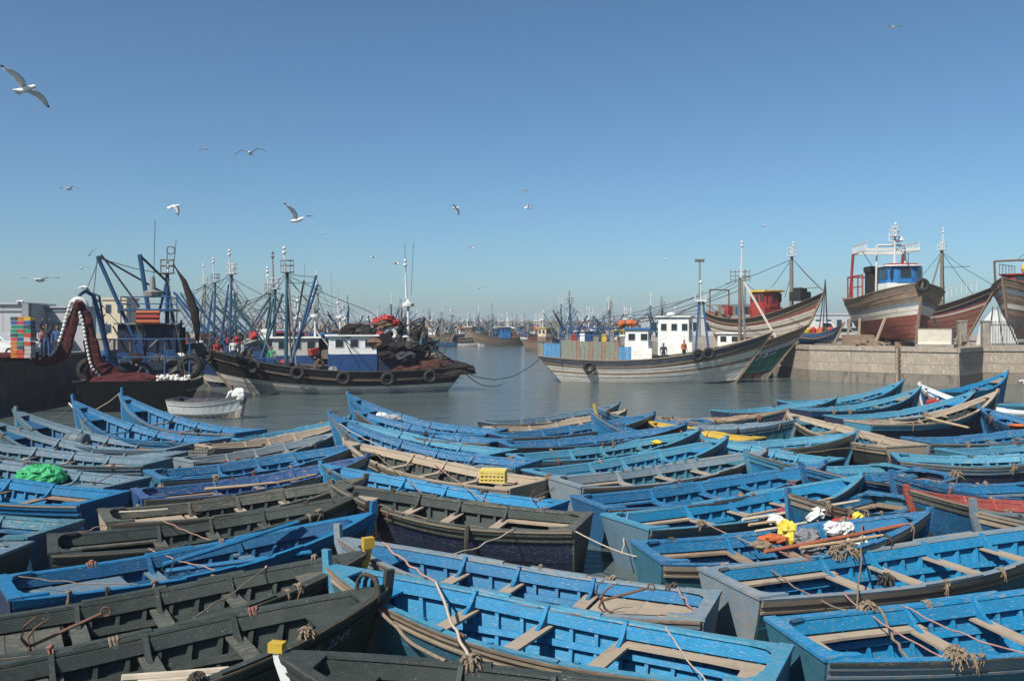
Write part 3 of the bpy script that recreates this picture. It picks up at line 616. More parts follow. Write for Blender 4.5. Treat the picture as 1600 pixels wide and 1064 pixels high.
for i,(dx,y,z,e) in enumerate(((3.9,.0,3.9,1.1),(3.2,.6,3.9,.7),(4.4,.9,3.7,.6),(2.6,.9,3.2,.8),(1.2,1.1,2.9,.7),(.2,1.1,2.9,.6),(1.9,1.25,2.3,.6),(.6,1.3,2.2,.7))):
    b=MB(); b.ball((gx+dx,y,z),(e,e*.6,e*.5),14,8,jit=.26,seed=i+60); b.build('net_bundle',[(NETB,BLK,NETB,CLOTH['brown'],NETB,BLK,NETB,CLOTH['dark'])[i]],t2)
wires(t2,[((mx+-.1,0,7.7),(gx+3.0,0,5.3)),((gx+3.0,0,5.3),(gx-2.5,0,1.4)),((mx,0,7.8),(L*.97,0,2.8)),((mx,0,7.6),(L*.9,-1,2.0)),((mx,0,7.8),(mx-4.8,-1.8,1.8)),((mx,0,7.6),(mx-5.5,1.8,1.7)),((mx-2.1,.2,7.6),(mx,0,7.8)),((mx-2.0,.2,7.5),(mx-4.6,1.5,1.7)),((mx,0,6.0),(mx+2.2,.4,5.2)),((mx,0,7.2),(mx-1.8,.2,7.2)),((mx,0,6.3),(mx-1.5,.2,6.3))],.022)
wires(t2,[((gx+1,0,4.5),(gx-3.0,.4,1.7))],.05)
for (ux,h,m,sd) in((.13,.35,NETK,1),(.20,.22,NETK,2),(.06,.12,NETB,3)):
    heap('fishing_net',local(t2,(L*ux,0,.95)),(2.0,1.75,h+.75),m,['faded red net heap','second faded red net heap','small dark net heap'][sd-1]+' on the stern of the dark trawler with the blue wheelhouse','net',sd,16,rz=t2.rotation_euler.z)
for i in range(56):
    q=random.Random(200+i); b=MB(); x,y,z=gx+q.uniform(-1.6,2.6),q.uniform(-1.2,1.2),q.uniform(2.7,4.4)
    if i%3==0: b.tube([(x,y,z),(x+q.uniform(-1,1),y,z+q.uniform(-1.2,1.2)),(x+q.uniform(-1,1),y+q.uniform(-1,1),z+q.uniform(-1.2,1.0))],.055,5)
    elif i%3==1: b.box((x,y,2.7+q.uniform(0,.8)),(q.uniform(.2,.7),q.uniform(.2,.6),q.uniform(.2,.9)),rz=q.random(),ry=q.uniform(-.3,.3))
    else: b.ball((x,y,z*.85),(q.uniform(.3,.6),.4,q.uniform(.2,.4)),8,5,jit=.3,seed=i)
    b.build('deck_gear',[(WIRE,BLK,NETB,STEELG,NETB,ROPE_D,CLOTH['brown'],WIRE,NETB,STEELT)[i%10]],t2)
for i in range(14):
    q=random.Random(300+i); b=MB(); x,y=mx+q.uniform(-3.2,1.6),q.uniform(-1.3,1.3)
    if i%2: b.ball((x,y,1.2),(.4,.35,.4),8,5,jit=.25,seed=i)
    else: b.box((x,y,1.3),(q.uniform(.3,.8),q.uniform(.3,.6),q.uniform(.5,1.1)),rz=q.random())
    b.build('deck_gear',[(NETB,BLK,CLOTH['brown'],STEELG,ROPE,CLOTH['dark'],NETK)[i%7]],t2)
for i,(u,c) in enumerate(((.60,'red'),(.575,'orange'),(.635,'yellow'),(.55,'white'),(.525,'green'))):
    b=MB(); b.ball((0,0,.25),(.42,.35,.34),9,6,jit=.16,seed=i); o=b.build('sack',[CLOTH[c]]); o.location=local(t2,(L*u,.9,.75)); tag(o,c+' sack on the foredeck of the dark trawler with the blue wheelhouse','sack',group='sacks on the dark trawler deck')
b=MB(); b.box((L*.755,0,1.7),(1.3,1.6,.9)); b.build('fore_hatch',[CBLUE],t2)
RAFT=[]
# --- rafted trawlers behind it
def rafted(label,S,Bo,hullc,low,up,roof,hx=.34,mx=.68,mh=9,mm=None,seed=0,net=NETB,group='trawlers moored side by side at left',booms=True,zb=2.8,planks=False,simple=False,nwin=3,gant=True):
    mh=mh*(.83 if not simple else 1); q=random.Random(seed); t,L=place(label,S,Bo,group=group); f=Trawl(L,L*.27,1.6,1.35,zb,tr=.6,rk=.16,sk=.08)
    trawl_hull(t,f,hullc,10 if simple else 12,planks); mm=mm or STEELB
    house(t,L*hx,L*(hx+.17),L*.14,.8,3.3+q.uniform(0,.4),low,up,roof,.5,nwin)
    m=mast(t,L*mx,0,.8,mh,.13,mm,(STEELG if q.random()<.7 else STEELW) if not simple or q.random()<.3 else None,not simple,(1.4 if not simple else .5)+q.random()*1.2,q.uniform(-.3,.3),q.choice((STEELW,STEELG)))
    if booms:
        rod(t,'boom',(L*mx-.3,.3,1.6),(L*mx+3.4+q.random(),.5,mh*.82),.10,mm); rod(t,'boom',(L*mx-.3,-.3,1.6),(L*mx+2.6+q.random(),-.5,mh*.88),.09,mm); rod(t,'boom',(L*mx-.6,0,2),(L*mx-3-q.random(),0,mh*.8),.09,q.choice((STEELT,mm)))
        rod(t,'mast_leg',(L*mx+.9,.8,.8),(L*mx,0,mh*.9),.07,mm); rod(t,'mast_leg',(L*mx+.9,-.8,.8),(L*mx,0,mh*.9),.07,mm)
    sg=[((L*mx,0,mh),(L*.98,0,zb)),((L*mx,0,mh),(L*(hx+.1),0,3.6)),((L*mx,0,mh*.95),(L*mx-3,-1.6,1.5)),((L*mx,0,mh*.95),(L*mx-3,1.6,1.5))]
    if booms: sg+=[((L*mx+3.4,.5,mh*.8),(L*mx,0,mh*.97)),((L*mx-3,0,mh*.78),(L*mx,0,mh*.98)),((L*mx,0,mh*.7),(L*mx-2.4,0,mh*.66))]
    if not simple:
        for k in range(7): sg.append(((L*mx+q.uniform(-3.5,3.4),q.uniform(-1.5,1.5),mh*q.uniform(.25,.8)),(L*mx,0,mh*q.uniform(.6,1))))
    wires(t,sg,.022)
    RAFT.append((t,f))
    if gant:
        gx=L*.14; b=MB(); b.tube([(gx,1.2,1),(gx+.2,.9,4.2),(gx+.2,-.9,4.2),(gx,-1.2,1)],.09,6); b.tube([(gx+.2,0,4.2),(gx-1.2,0,4.9)],.08,6); b.build('stern_gantry',[q.choice((STEELG,STEELB,WIRE))],t)
    rm=mast(t,L*hx+.3,0,3.4,5.4,.09,STEELW,None,False,.8); b=MB(); b.lathe([(.05,0),(.35,.04),(.35,.2),(.1,.28)],(L*hx+.3,0,4.9),9); b.build('radar_dome',[STEELW],t)
    b=MB(); b.ball((L*(hx-.05),0,3.4),(.75,.6,.3),10,7,jit=.28,seed=seed); b.build('tarpaulin_bundle',[CLOTH[q.choice(('red','brown','orange','white','brown','blue','dark'))]],t)
    b=MB(); b.ball((L*.18,0,1.3),(1.7,1.4,.8),12,6,jit=.12,seed=seed+5); b.build('net_heap',[net],t)
    b=MB(); b.box((L*.60,0,1.35),(1.6,1.4,.6)); b.build('fore_hatch',[low],t)
    for k in range(4):
        b=MB(); b.ball((L*q.uniform(.5,.8),q.uniform(-1,1),1.25),(.4,.35,.35),8,5,jit=.15,seed=k); b.build('deck_bundle',[CLOTH[q.choice(('red','white','orange','blue','brown','grey'))]],t)
    if not simple:
        for k in range(54):
            b=MB(); x,y=L*q.uniform(.12,.86),q.uniform(-1.4,1.4); z=1.2+max(0,q.uniform(-1,2.6))
            if k%3==0: b.tube([(x,y,z),(x+q.uniform(-1.4,1.4),y+q.uniform(-1,1),z+q.uniform(.4,1.8))],.05,5)
            elif k%3==1: b.box((x,y,z*.8),(q.uniform(.3,1.0),q.uniform(.3,.8),q.uniform(.3,.9)),rz=q.random(),ry=q.uniform(-.3,.3))
            else: b.ball((x,y,z*.95),(q.uniform(.3,.8),q.uniform(.3,.6),q.uniform(.25,.5)),8,6,jit=.28,seed=seed*50+k)
            b.build('deck_gear',[q.choice((NETB,NETB,BLK,WIRE,CLOTH['dark'],CLOTH['brown'],STEELG,STEELB,NETK,CLOTH['red'],CLOTH['white'],ROPE_D))],t)
    rod(t,'whip_antenna',(L*hx+1,0,3.5),(L*hx+1.1,0,(8 if not simple else mh*.9)+q.random()*1.5),.014,STEELG,4)
    return t,L,f
HC_BLK=[(.3,NAVY),(.5,GREYW),(.7,BLK),(1,BLK)]; HC_BLU=[(.3,NAVY),(.45,DIRTY),(.75,CBLUE),(1,P_('hull_blue',(.02,.12,.30)))]; HC_GRN=[(.3,RBR),(.6,GRN),(.8,DIRTY),(1,GRN)]; HC_BRN=[(.3,RBR),(.55,MUD),(.8,WEATH),(1,MUD)]
CDIRT=P_('cabin_dirty_white',(.46,.46,.43),None,.3,(.25,.16,.1))
LEFT=[('trawler with white cabin over blue, moored just behind the dark trawler',690,270,67.5,HC_BLU,CBLUE,CDIRT,WHT,.47,.64,8.5,STEELT,1),
('trawler with thick blue mast and white crow\'s nest, red bundle on its roof',700,255,73,HC_BLK,CBLUE,NAVY,REDP,.52,.78,10.2,STEELB,2),
('trawler third row back at left with red cabin roof stripes',690,250,80,HC_BRN,MUD,MUD,REDP,.36,.62,8.6,STEELT,3),
('trawler fourth row back at left with leaning blue booms',650,250,88,HC_GRN,CBLUE,CBLUE,WHT,.5,.80,10.2,STEELB,4),
('trawler fifth row back at left with pale cabin',640,250,97,HC_BLU,WHT,WHT,CSKY,.45,.70,9.4,STEELB,5),
('trawler with sky blue cabin at the back of the left row',560,235,106,HC_BRN,CSKY,MUD,WHT,.35,.75,11,STEELG,6),
('small trawler with cream cabin at the back of the left row',660,420,112,HC_BLK,MUD,WHT,YEL,.5,.70,10,STEELG,7)]
for (lb,xs,xb,D,hc,lo_,up_,ro,hx,mx_,mh,mm,sd) in LEFT: rafted(lb,at(xs,505,D+2),at(xb,505,D-2),hc,lo_,up_,ro,hx,mx_,mh,mm,sd,[NETB,NETK,NETR][sd%3])
# ---------------------------------------------------------------- trawler by the left quay, stern to us
S=at(207,505,46.5); B_=Vector((-23.6,60.5,0))
t1,L=place('dark trawler with red net on its stern and a net crane, by left quay',Vector((S.x,S.y,0)),B_)
f1=Trawl(L,6.0,1.45,1.3,2.6,tr=.94,rk=.15,sk=.08,um=.3,full=2.4)
trawl_hull(t1,f1,[(.25,NAVY),(.45,NAVY),(.62,NAVY),(.8,BLK),(1,BLK)],12,cap='wp')
house(t1,5.2,8.6,3.2,.8,4.4,CBLUE,NAVY,STEELG,.55,3)
b=MB(); b.box((4.3,0,1.5),(1.7,3.6,1.5)); b.build('winch_house',[NAVY],t1)
b=MB(); b.box((6.6,0,5.25),(3.6,3.0,.12))
for sx in(5.0,8.2):
    for sy in(-1.35,1.35): b.tube([(sx,sy,4.4),(sx,sy,6.0)],.035,5)
for z in(5.6,6.0):
    b.tube([(5,-1.35,z),(5,1.35,z)],.03,4); b.tube([(5,-1.35,z),(8.2,-1.35,z)],.03,4); b.tube([(5,1.35,z),(8.2,1.35,z)],.03,4)
b.build('upper_platform',[STEELB],t1)
for i in range(3):
    b=MB(); b.tube([(4.85,-.75,4.55+.27*i),(4.85,.5,4.55+.27*i)],.13,8); b.build('rolled_raft',[CLOTH['red'] if i%2 else CLOTH['orange']],t1)
b=MB(); b.lathe([(.1,0),(.5,.05),(.55,.3),(.2,.42),(.12,1.2)],(5.4,-.3,6.0),10); b.build('radar_dome',[STEELG],t1)
mast(t1,7.2,-.9,.8,7.5,.15,STEELB,STEELG,True,.3,0)
b=MB(); b.tube([(7.2,-.9,8.1),(7.2,-.9,9.1)],.035,5); b.torus((7.2,-1.1,8.9),.24,.04,'x',10,4); b.tube([(7.2,-1.3,8.3),(7.2,-1.4,9.5)],.025,4); b.build('mast_aerials',[STEELG],t1)
rod(t1,'boom',(5.2,.6,3.4),(5.0,2.6,8.3),.11,STEELB); rod(t1,'boom',(5.4,.4,5.4),(5.0,2.4,8.4),.06,WIRE); rod(t1,'boom',(6.6,-.9,6.2),(5.2,2.5,8.3),.06,WIRE)
rod(t1,'boom',(6.0,.0,5.2),(5.7,.45,8.5),.13,STEELB); rod(t1,'boom',(6.9,-.9,7.0),(5.8,.4,8.4),.07,WIRE); rod(t1,'whip_antenna',(6.5,-.2,6),(6.5,-.3,10.6),.018,WIRE,4)
for sy in(-.9,.9): rod(t1,'mast_leg',(5.0,-.9+sy*1.2,1.2),(7.1,-.9,7.1),.08,STEELB)
b=MB(); b.tube([(7.0,-1.3,8.0),(6.8,-1.9,7.0),(6.6,-2.5,5.2),(6.6,-2.7,3.4)],[.05,.16,.28,.1],7); b.build('hanging_dark_net',[NETB],t1)
for i in range(6):
    b=MB(); q=random.Random(i); e=q.uniform(.22,.4); b.ball((3.9+q.uniform(-.3,.6),-1.9+i*.75+q.uniform(-.3,.3),2.3+q.uniform(0,.4)),(e,e,e),9,6,jit=.08,seed=i); b.build('deck_buoy',[CLOTH[('white','brown','dark','orange','white','blue')[i]]],t1)
b=MB(); b.torus((2.6,-2.6,2.1),.5,.18,'x',14,7); b.torus((3.3,2.7,1.9),.5,.18,'x',14,7); b.build('deck_tyres',[TIRE],t1)
for i in range(26):
    q=random.Random(100+i); b=MB(); x,y,z=q.uniform(2.2,5.0),q.uniform(-2.4,2.4),q.uniform(1.1,3.9)
    if i%3==0: b.tube([(x,y,z),(x+q.uniform(-1,1),y+q.uniform(-1,1),z+q.uniform(.5,1.8))],.05,5)
    elif i%3==1: b.box((x,y,z*.7),(q.uniform(.2,.7),q.uniform(.2,.7),q.uniform(.2,.8)),rz=q.random())
    else: b.ball((x,y,z*.6),(.4,.5,.35),8,5,jit=.25,seed=i)
    b.build('deck_gear',[(WIRE,STEELB,NETB,STEELG,NAVY,ROPE_D,CLOTH['dark'])[i%7]],t1)
for i in range(26):
    q=random.Random(400+i); b=MB(); x,y,z=q.uniform(4.5,9.5),q.uniform(-2.7,-1.3),q.uniform(1.0,3.8)
    if i%2: b.tube([(x,y,z*.4),(x+q.uniform(-.8,.8),y+q.uniform(-.5,.5),z+q.uniform(.4,1.6))],.06,5)
    else: b.ball((x,y,z*.75),(.5,.45,.5),8,5,jit=.3,seed=i)
    b.build('deck_gear',[(WIRE,NETB,STEELB,BLK,CLOTH['dark'],NETB)[i%6]],t1)
for sy in(-2.6,-1.3,1.3,2.6): rod(t1,'deck_post',(2.4,sy,1.1),(2.6,sy,3.6),.05,STEELB)
for z in(2.6,3.6): rod(t1,'deck_rail',(2.5,-2.6,z),(2.5,2.6,z),.04,STEELB)
# net crane
Mi=(Matrix.Translation(t1.location)@t1.rotation_euler.to_matrix().to_4x4()).inverted()
cp=[Mi@at(px,py,D) for px,py,D in((176,585,49.5),(166,540,49.2),(152,485,48.6),(146,462,48.3),(134,455,48),(125,460,47.8),(122,470,47.6))]
b=MB(); b.tube(cp,[.16,.15,.13,.12,.11,.1,.08],7); b.tube([cp[1]+Vector((.3,0,0)),cp[3]+Vector((.2,-.25,.0)),cp[4]],.06,5)
for i in range(6): p=cp[1].lerp(cp[3],i/6); b.tube([p,p+Vector((.3,-.2,.35))],.04,4)
b.build('net_crane',[STEELB],t1)
pb=Mi@at(123,478,47.6); b=MB(); b.torus(pb,.36,.14,'x',18,8); b.ball(pb,(.16,.28,.28),8,6); b.build('power_block',[STEELW],t1)
wires(t1,[(cp[4],(5.0,2.5,8.2)),((5.0,2.6,8.2),(7.2,-.9,7.4)),((5,2.6,8.2),(1.5,2.6,1.6)),((7.2,-.9,7.4),(.4,-2.6,1.6)),((7.2,-.9,7.4),(L*.97,0,2.7)),(cp[3],(5.2,.6,3.5))],.022)
# hanging net with its cork line
def ribbon(b,pts,wd,th,seed=0):
    q=random.Random(seed); rings=[]; n=len(pts)
    for i,p in enumerate(pts):
        p=Vector(p); t=(Vector(pts[min(i+1,n-1)])-Vector(pts[max(0,i-1)])).normalized(); a=t.cross(Vector((0,1,0))); a=Vector((1,0,0)) if a.length<.2 else a.normalized()
        w_=wd[i] if isinstance(wd,(list,tuple)) else wd; ring=[]
        for k in range(10):
            an=2*math.pi*k/10; ring.append(p+a*math.cos(an)*w_/2*(1+q.uniform(-.08,.08))+Vector((0,1,0))*math.sin(an)*th*(1+q.uniform(-.25,.25)))
        rings.append(ring)
    b.loft(rings)
def curve(pts,n):
    out=[]; P=[Vector(p) for p in pts]; P=[P[0]*2-P[1]]+P+[P[-1]*2-P[-2]]
    for i in range(1,len(P)-2):
        for k in range(n):
            t=k/n; a,b_,c,d=P[i-1],P[i],P[i+1],P[i+2]
            out.append(.5*((2*b_)+(c-a)*t+(2*a-5*b_+4*c-d)*t*t+(3*b_-a-3*c+d)*t**3))
    out.append(P[-2]); return out
nn=empty('hanging_net',at(123,478,47.2),0,'dark red net running from the quay over the power block down to the trawler stern','net'); o0=nn.location
c1=curve([at(px,py,D)-o0 for px,py,D in((-30,557,45.5),(30,557,45.8),(70,563,46.2),(92,556,46.8),(105,532,47.1),(115,497,47.2),(123,472,47.2))],6)
c2=curve([at(px,py,D)-o0 for px,py,D in((124,472,47.4),(136,500,47.5),(143,540,47.7),(152,575,47.9),(172,594,48.2))],6)
b=MB(); ribbon(b,c1,[.4]*10+[.6]*8+[.8]*6+[.62]*7+[.42]*6,.20,1); b.build('net_fold',[NETR],nn)
b=MB(); ribbon(b,c2,[.35]*4+[.6]*7+[.85]*7+[1.5]*7,.22,2); b.build('net_fold',[NETR],nn)
ck=MB(); ck.ball((0,0,0),(.085,.085,.11),7,5); ckm=ck.mesh('cork_float',[CORK],True)
def corks(parent,pts,off,step=.21):
    acc=0
    for i in range(len(pts)-1):
        p,q_=Vector(pts[i]),Vector(pts[i+1]); l=(q_-p).length
        while acc<l:
            c=ob('cork_float',ckm,parent); c.location=p.lerp(q_,acc/l)+off; c.rotation_euler=(rnd.uniform(-.3,.3),(q_-p).to_track_quat('Z','Y').to_euler().y,0); acc+=step
        acc-=l
corks(nn,c1[8:],Vector((-.25,-.25,.1))); corks(nn,c2,Vector((-.12,-.28,0)))
heap('fishing_net',local(t1,(1.75,.5,1.0)),(1.25,2.0,.75),NETR,'dark red net heap spread over the stern of the trawler by the quay','net',8,18,rz=t1.rotation_euler.z)
fh=empty('float_heap',local(t1,(1.0,-1.9,1.35)),t1.rotation_euler.z,'pile of white cork floats on the trawler stern beside the red net','net floats')
for i in range(70):
    c=ob('cork_float',ckm,fh); q=rnd; c.location=(q.uniform(-.4,.5),q.uniform(-.9,.8),q.uniform(0,.28)); c.rotation_euler=(q.uniform(-1,1),q.uniform(-1,1),0)
# ---------------------------------------------------------------- left quay with its things
CONC=plain('old_concrete',(.25,.225,.19),.9,.35,1.2,b=.5); CONC_D=plain('stained_dark_concrete',(.12,.105,.09),.9,.4,1.2,b=.5); GROUND=plain('dusty_quay_ground',(.27,.235,.19),.95,.3,.8,b=.3)
def slab(name,poly,z0,z1,m,kind='structure',parent=None):
    b=MB(); b.loft([[Vector((x,y,z)) for x,y in poly] for z in(z0,z1)]); return tag(b.build(name,[m],parent),kind=kind if parent is None else None)
lq=slab('quay',[(-75,12),(-26.75,12),(-27.2,62),(-75,68)],-3,2.52,CONC_D)
for i in range(10):
    y0=14+4.8*i; b=MB(); x=lambda y:-26.75-.45*(y-12)/50
    b.bar((x(y0)+.05,y0+.03,.0+.9),(x(y0+4.8)+.05,y0+4.77,.9),.16,3.0); b.build('wall_panel',[CONC_D],lq)
    b=MB(); b.bar((x(y0)-.2,y0+.02,2.6),(x(y0+4.8)-.2,y0+4.78,2.6),.7,.18); b.build('coping_stone',[CONC],lq)
def crate(c,d,m,rz,label=None):
    root=empty('fish_crate',c,rz,label,'crate','plastic fish crates stacked on the left quay'); x,y,h=d[0]/2,d[1]/2,d[2]
    b=MB(); b.box((0,0,.02),(d[0]-.02,d[1]-.02,.03)); b.build('crate_base',[m],root)
    for sx,sy,ln,r in((0,-1,d[0],0),(0,1,d[0],0),(-1,0,d[1],1),(1,0,d[1],1)):
        b=MB()
        for z,hh in((.05,.08),(h-.045,.07)):
            b.box((sx*(x-.015),sy*(y-.015),z),((ln-.004,.022,hh) if not r else (.022,ln-.05,hh)))
        for k in range(5):
            t=(k/4-.5)*(ln-.06); b.box((sx*(x-.017)+(t if not r else 0),sy*(y-.017)+(t if r else 0),h/2),((.05,.016,h-.1) if not r else (.016,.05,h-.1)))
        tag(b.build('crate_side',[m],root),kind='stuff')
    return root
CRC={c:plain('crate_'+c,v,.5,.15,5,b=.05) for c,v in dict(orange=(.45,.15,.02),red=(.45,.05,.03),green=(.02,.2,.13),blue=(.03,.08,.25),yellow=(.5,.32,.03),white=(.42,.38,.34),dark=(.03,.06,.08)).items()}
CS=[['orange','orange','orange','orange','red','dark','green','green','blue','dark'],['red','red','dark','green','blue','green','red','green','red','orange'],['white','white','white','red','white','red','green','dark','blue','yellow']]
base=at(18,505,45.5); nm=['left','middle','right']; od=['bottom','second','third','fourth','fifth','sixth','seventh','eighth','ninth','topmost']
for c in range(3):
    for k in range(10):
        crate((base.x+.20+.345*c+rnd.uniform(-.012,.012),45.6+rnd.uniform(-.02,.02),2.7+.212*k),(.335,.5,.205),CRC[CS[c][k]],rnd.uniform(-.02,.02),'%s fish crate, %s of the %s column in the stack on the quay'%(CS[c][k],od[k],nm[c]))
SHED=plain('white_sheet_metal',(.40,.41,.42),.5,.1,1,b=.1); SHEDD=plain('grey_sheet_edge',(.2,.22,.22),.6,.2,2)
def shed(label,p0,p1,dep,z0,h,name='warehouse',ribs=14,cat='shed',lines=()):
    d=p1-p0; root=empty(name,(p0.x,p0.y,z0),math.atan2(d.y,d.x),label,cat); L=math.hypot(d.x,d.y)
    n=max(3,int(L/1.1))
    for i in range(n):
        b=MB(); b.box((L*(i+.5)/n,dep/2,h/2),(L/n-.02,dep,h)); b.build('wall_panel',[SHED],root)
    b=MB(); b.box((L/2,dep/2,h+.06),(L+.3,dep+.3,.12)); b.build('roof',[SHED],root)
    for z in lines:
        b=MB(); b.box((L/2,-.03,z),(L,.06,.1)); b.build('wall_band',[SHEDD],root)
    return root
shed('large pale grey metal shed behind the fish crates at the left edge',at(-60,505,56),at(37,505,56.5),5,2.52,3.15,lines=(.5,2.75))
b=MB(); b.box((0,0,1.6),(.42,.42,3.2)); o=b.build('corner_post',[SHEDD]); o.location=(at(42,505,56).x,56,2.52); tag(o,'grey post at the corner of the pale metal shed','post')
shed('long white trailer-like shed running behind the people on the left quay',at(45,505,60),at(132,505,60.5),2.5,2.52,3.0,lines=(2.8,1.95))
def car(label,loc,rz,col_,sc_=1,group=None,van=False):
    root=empty('parked_van' if van else 'parked_car',loc,rz,label,'van' if van else 'car',group); m=paint('car_'+col_,{'white':(.62,.62,.6),'grey':(.3,.31,.32),'blue':(.05,.12,.3)}[col_],None,.05,rough=.3,spots=0)
    prof=[(-2.1,.35),(-2.15,.8),(-1.9,1.0),(-1.2,1.42),(.4,1.45),(1.05,1.0),(2.0,.85),(2.15,.55),(2.1,.35)] if not van else [(-2.3,.4),(-2.3,1.9),(-2.1,2.1),(1.2,2.1),(1.7,1.5),(2.3,1.2),(2.35,.4)]
    b=MB(); b.loft([[Vector((x,sy*(.84 if z>1.1 and not van else .92),z)) for x,z in prof] for sy in(-1,1)]); b.build('body',[m],root)
    b=MB(); pr=[(-1.1,1.05),(-.95,1.34),(.3,1.37),(.85,1.05)] if not van else [(.2,1.3),(.2,1.9),(1.15,1.9),(1.5,1.4)]
    b.loft([[Vector((x,sy*.93,z)) for x,z in pr] for sy in(-1,1)]); b.build('window',[GLASSD],root)
    for x in(-1.35,1.35):
        for sy in(-.85,.85): b=MB(); b.torus((x,sy,.33),.23,.1,'y',14,6); b.lathe([(.02,-.05),(.2,-.05),(.2,.05),(.02,.05)],(x,sy,.33),10,M=Matrix.Rotation(math.pi/2,4,'X')); b.build('wheel',[TIRE],root)
    for sy in(-.6,.6): b=MB(); b.box((2.1,sy,.68),(.1,.3,.14)); b.build('headlight',[SHED],root)
    return root
car('white car parked by the fish crates at the left edge',(at(2,505,50).x,50,2.52),R(-12),'white')
# cream building on the far left bank
fb=slab('far_bank',[(-160,118),(-48,124),(-48,200),(-160,200)],-3,2.2,GROUND)
def building(label,p0,wd,dep,h,m,z0=2.2,floors=2,ncol=3,cat='building',roofm=None):
    root=empty('far_building',(p0.x,p0.y,z0),0,label,cat)
    b=MB(); b.box((wd/2,dep/2,h/2),(wd,dep,h)); b.build('wall',[m],root); b=MB(); b.box((wd/2,dep/2,h+.15),(wd+.3,dep+.3,.3)); b.build('roof',[roofm or m],root)
    for f_ in range(floors):
        for c in range(ncol):
            b=MB(); b.box((wd*(c+.5)/ncol,-.02,h*(f_+.55)/floors),(wd/ncol*.45,.1,h/floors*.42)); w_=b.build('window',[STEELB],root)
            b=MB(); b.box((wd*(c+.5)/ncol,-.05,h*(f_+.55)/floors),(wd/ncol*.36,.08,h/floors*.34)); b.build('pane',[GLASSD],w_)
    return root
CREAM=plain('cream_plaster',(.5,.42,.3),.9,.15,2)
building('cream two storey building seen between the masts of the quayside trawler',at(160,505,126),3.4,4,5.6,CREAM,ncol=2)
# ---------------------------------------------------------------- right quay and boatyard
QZ=2.58
rq=slab('boatyard_quay',[(24.5,73),(32.9,65.4),(36.7,69.3),(47,66.2),(80,66),(80,230),(13,230),(15,84),(23.6,83)],-3,QZ,GROUND)
def wallrun(p,q,n,m):
    p,q=Vector((*p,0)),Vector((*q,0)); d=(q-p); nr=Vector((d.y,-d.x,0)).normalized()
    for i in range(n):
        for (z0,z1,e) in((-2,.62,.10),(.64,1.34,.065),(1.36,QZ-.3,.05)):
            a=p.lerp(q,i/n)+nr*e/2; c=p.lerp(q,(i+1)/n)+nr*e/2; u=(c-a).normalized()
            b=MB(); b.bar(a+u*.02+Vector((0,0,(z0+z1)/2)),c-u*.02+Vector((0,0,(z0+z1)/2)),e,z1-z0); b.build('wall_panel',[QL if z0<0 else m],rq)
        a=p.lerp(q,i/n); c=p.lerp(q,(i+1)/n); u=(c-a).normalized(); b=MB(); b.bar(a+u*.01-nr*.2+Vector((0,0,QZ-.10)),c-u*.01-nr*.2+Vector((0,0,QZ-.10)),.68,.34); b.build('coping_stone',[m],rq)
QL=paint('tide_stained_concrete',(.20,.17,.135),(.12,.11,.09),.4,(.08,.085,.06),.85,0,(1.5,1.5,.35))
QC=paint('stained_quay_concrete',(.30,.25,.195),(.22,.18,.14),.36,(.37,.32,.26),.92,0,(1.5,1.5,.35))
wallrun((24.5,73),(29.6,68.39),2,QC); wallrun((29.85,68.16),(32.9,65.4),1,QC); wallrun((32.9,65.4),(36.7,69.3),1,QC); wallrun((36.7,69.3),(47,66.2),3,QC); wallrun((23.6,83),(24.5,73),2,QC)
ch=empty('ladder_chain',(29.73,68.1,0),R(-42),'rusty chain hanging down the quay wall joint at right','chain')
for i in range(13):
    b=MB(); b.torus((0,0,0),.11,.035,'x' if i%2 else 'y',10,5); o=b.build('chain_link',[RUST],ch); o.location=(0,-.06,2.55-.2*i); o.scale=(.8,.8,1.25)
b=MB(); b.box((0,0,1.2),(.3,.06,2.8)); o=b.build('joint_strip',[RUST]); o.location=(29.74,68.3,0); o.rotation_euler=(0,0,R(-42)); tag(o,'rusty steel strip set in the quay wall joint behind the chain','joint strip')
# boats in the water on the right
G2='trawlers moored in front of the boatyard'
S=at(845,505,72.4); B_=at(1206,505,69.6)
r1,L=place('weathered trawler with rusty green and blue stern panels and a pale bow',Vector((S.x,S.y,0)),Vector((B_.x,B_.y,0)),group=G2)
g1=Trawl(L,4.9,1.85,1.55,3.75,tr=.62,rk=.18,sk=.13,um=.3)
trawl_hull(r1,g1,[(.2,NAVY),(.30,DIRTY),(.38,DIRTY),(.46,DIRTY),(.54,DIRTY),(.60,WEATH),(.68,DIRTY),(.74,DIRTY),(.80,WEATH),(.90,P_('hull_faded_navy',(.05,.06,.085),(.14,.11,.09),.3)),(1,P_('hull_faded_navy',(.05,.06,.085)))],16,cap='wp')
for i in range(22):     # stern bulwark boards
    for sd in(1,-1):
        u0=.005+.4*i/22; u1=.005+.4*(i+1)/22-.0012; hh=1.0 if i<5 or i>18 else 1.42
        b=MB(); rings=[]
        for u in(u0,u1):
            z0,z1=g1.sheer(u)+.06,g1.sheer(u)+.06+hh; a,c=g1.pt(u,g1.sheer(u),sd,.0),g1.pt(u,g1.sheer(u),sd,.02 if i<17 else -.02)
            rings.append([Vector((a.x,a.y,z0)),Vector((a.x,c.y,z1)),Vector((a.x,c.y-sd*.06,z1)),Vector((a.x,a.y-sd*.06,z0))])
        b.loft(rings); b.build('bulwark_board',[BLUEP if (i in(1,2,3,4) or i>18) else (GREENP if i%3 or i<8 else paint('panel_rust',(.22,.13,.08),(.2,.2,.16),.4))],r1)
b=MB(); b.box((.02,0,2.4),(.1,4.9*.60,1.0)); b.build('stern_board',[GREENP],r1)
b=MB()
for i in range(8):
    for sd in(-1,1): b.tube([(L*(.10+.035*i),sd*1.9,1.2),(L*(.10+.035*i),sd*1.9,4.1)],.035,5)
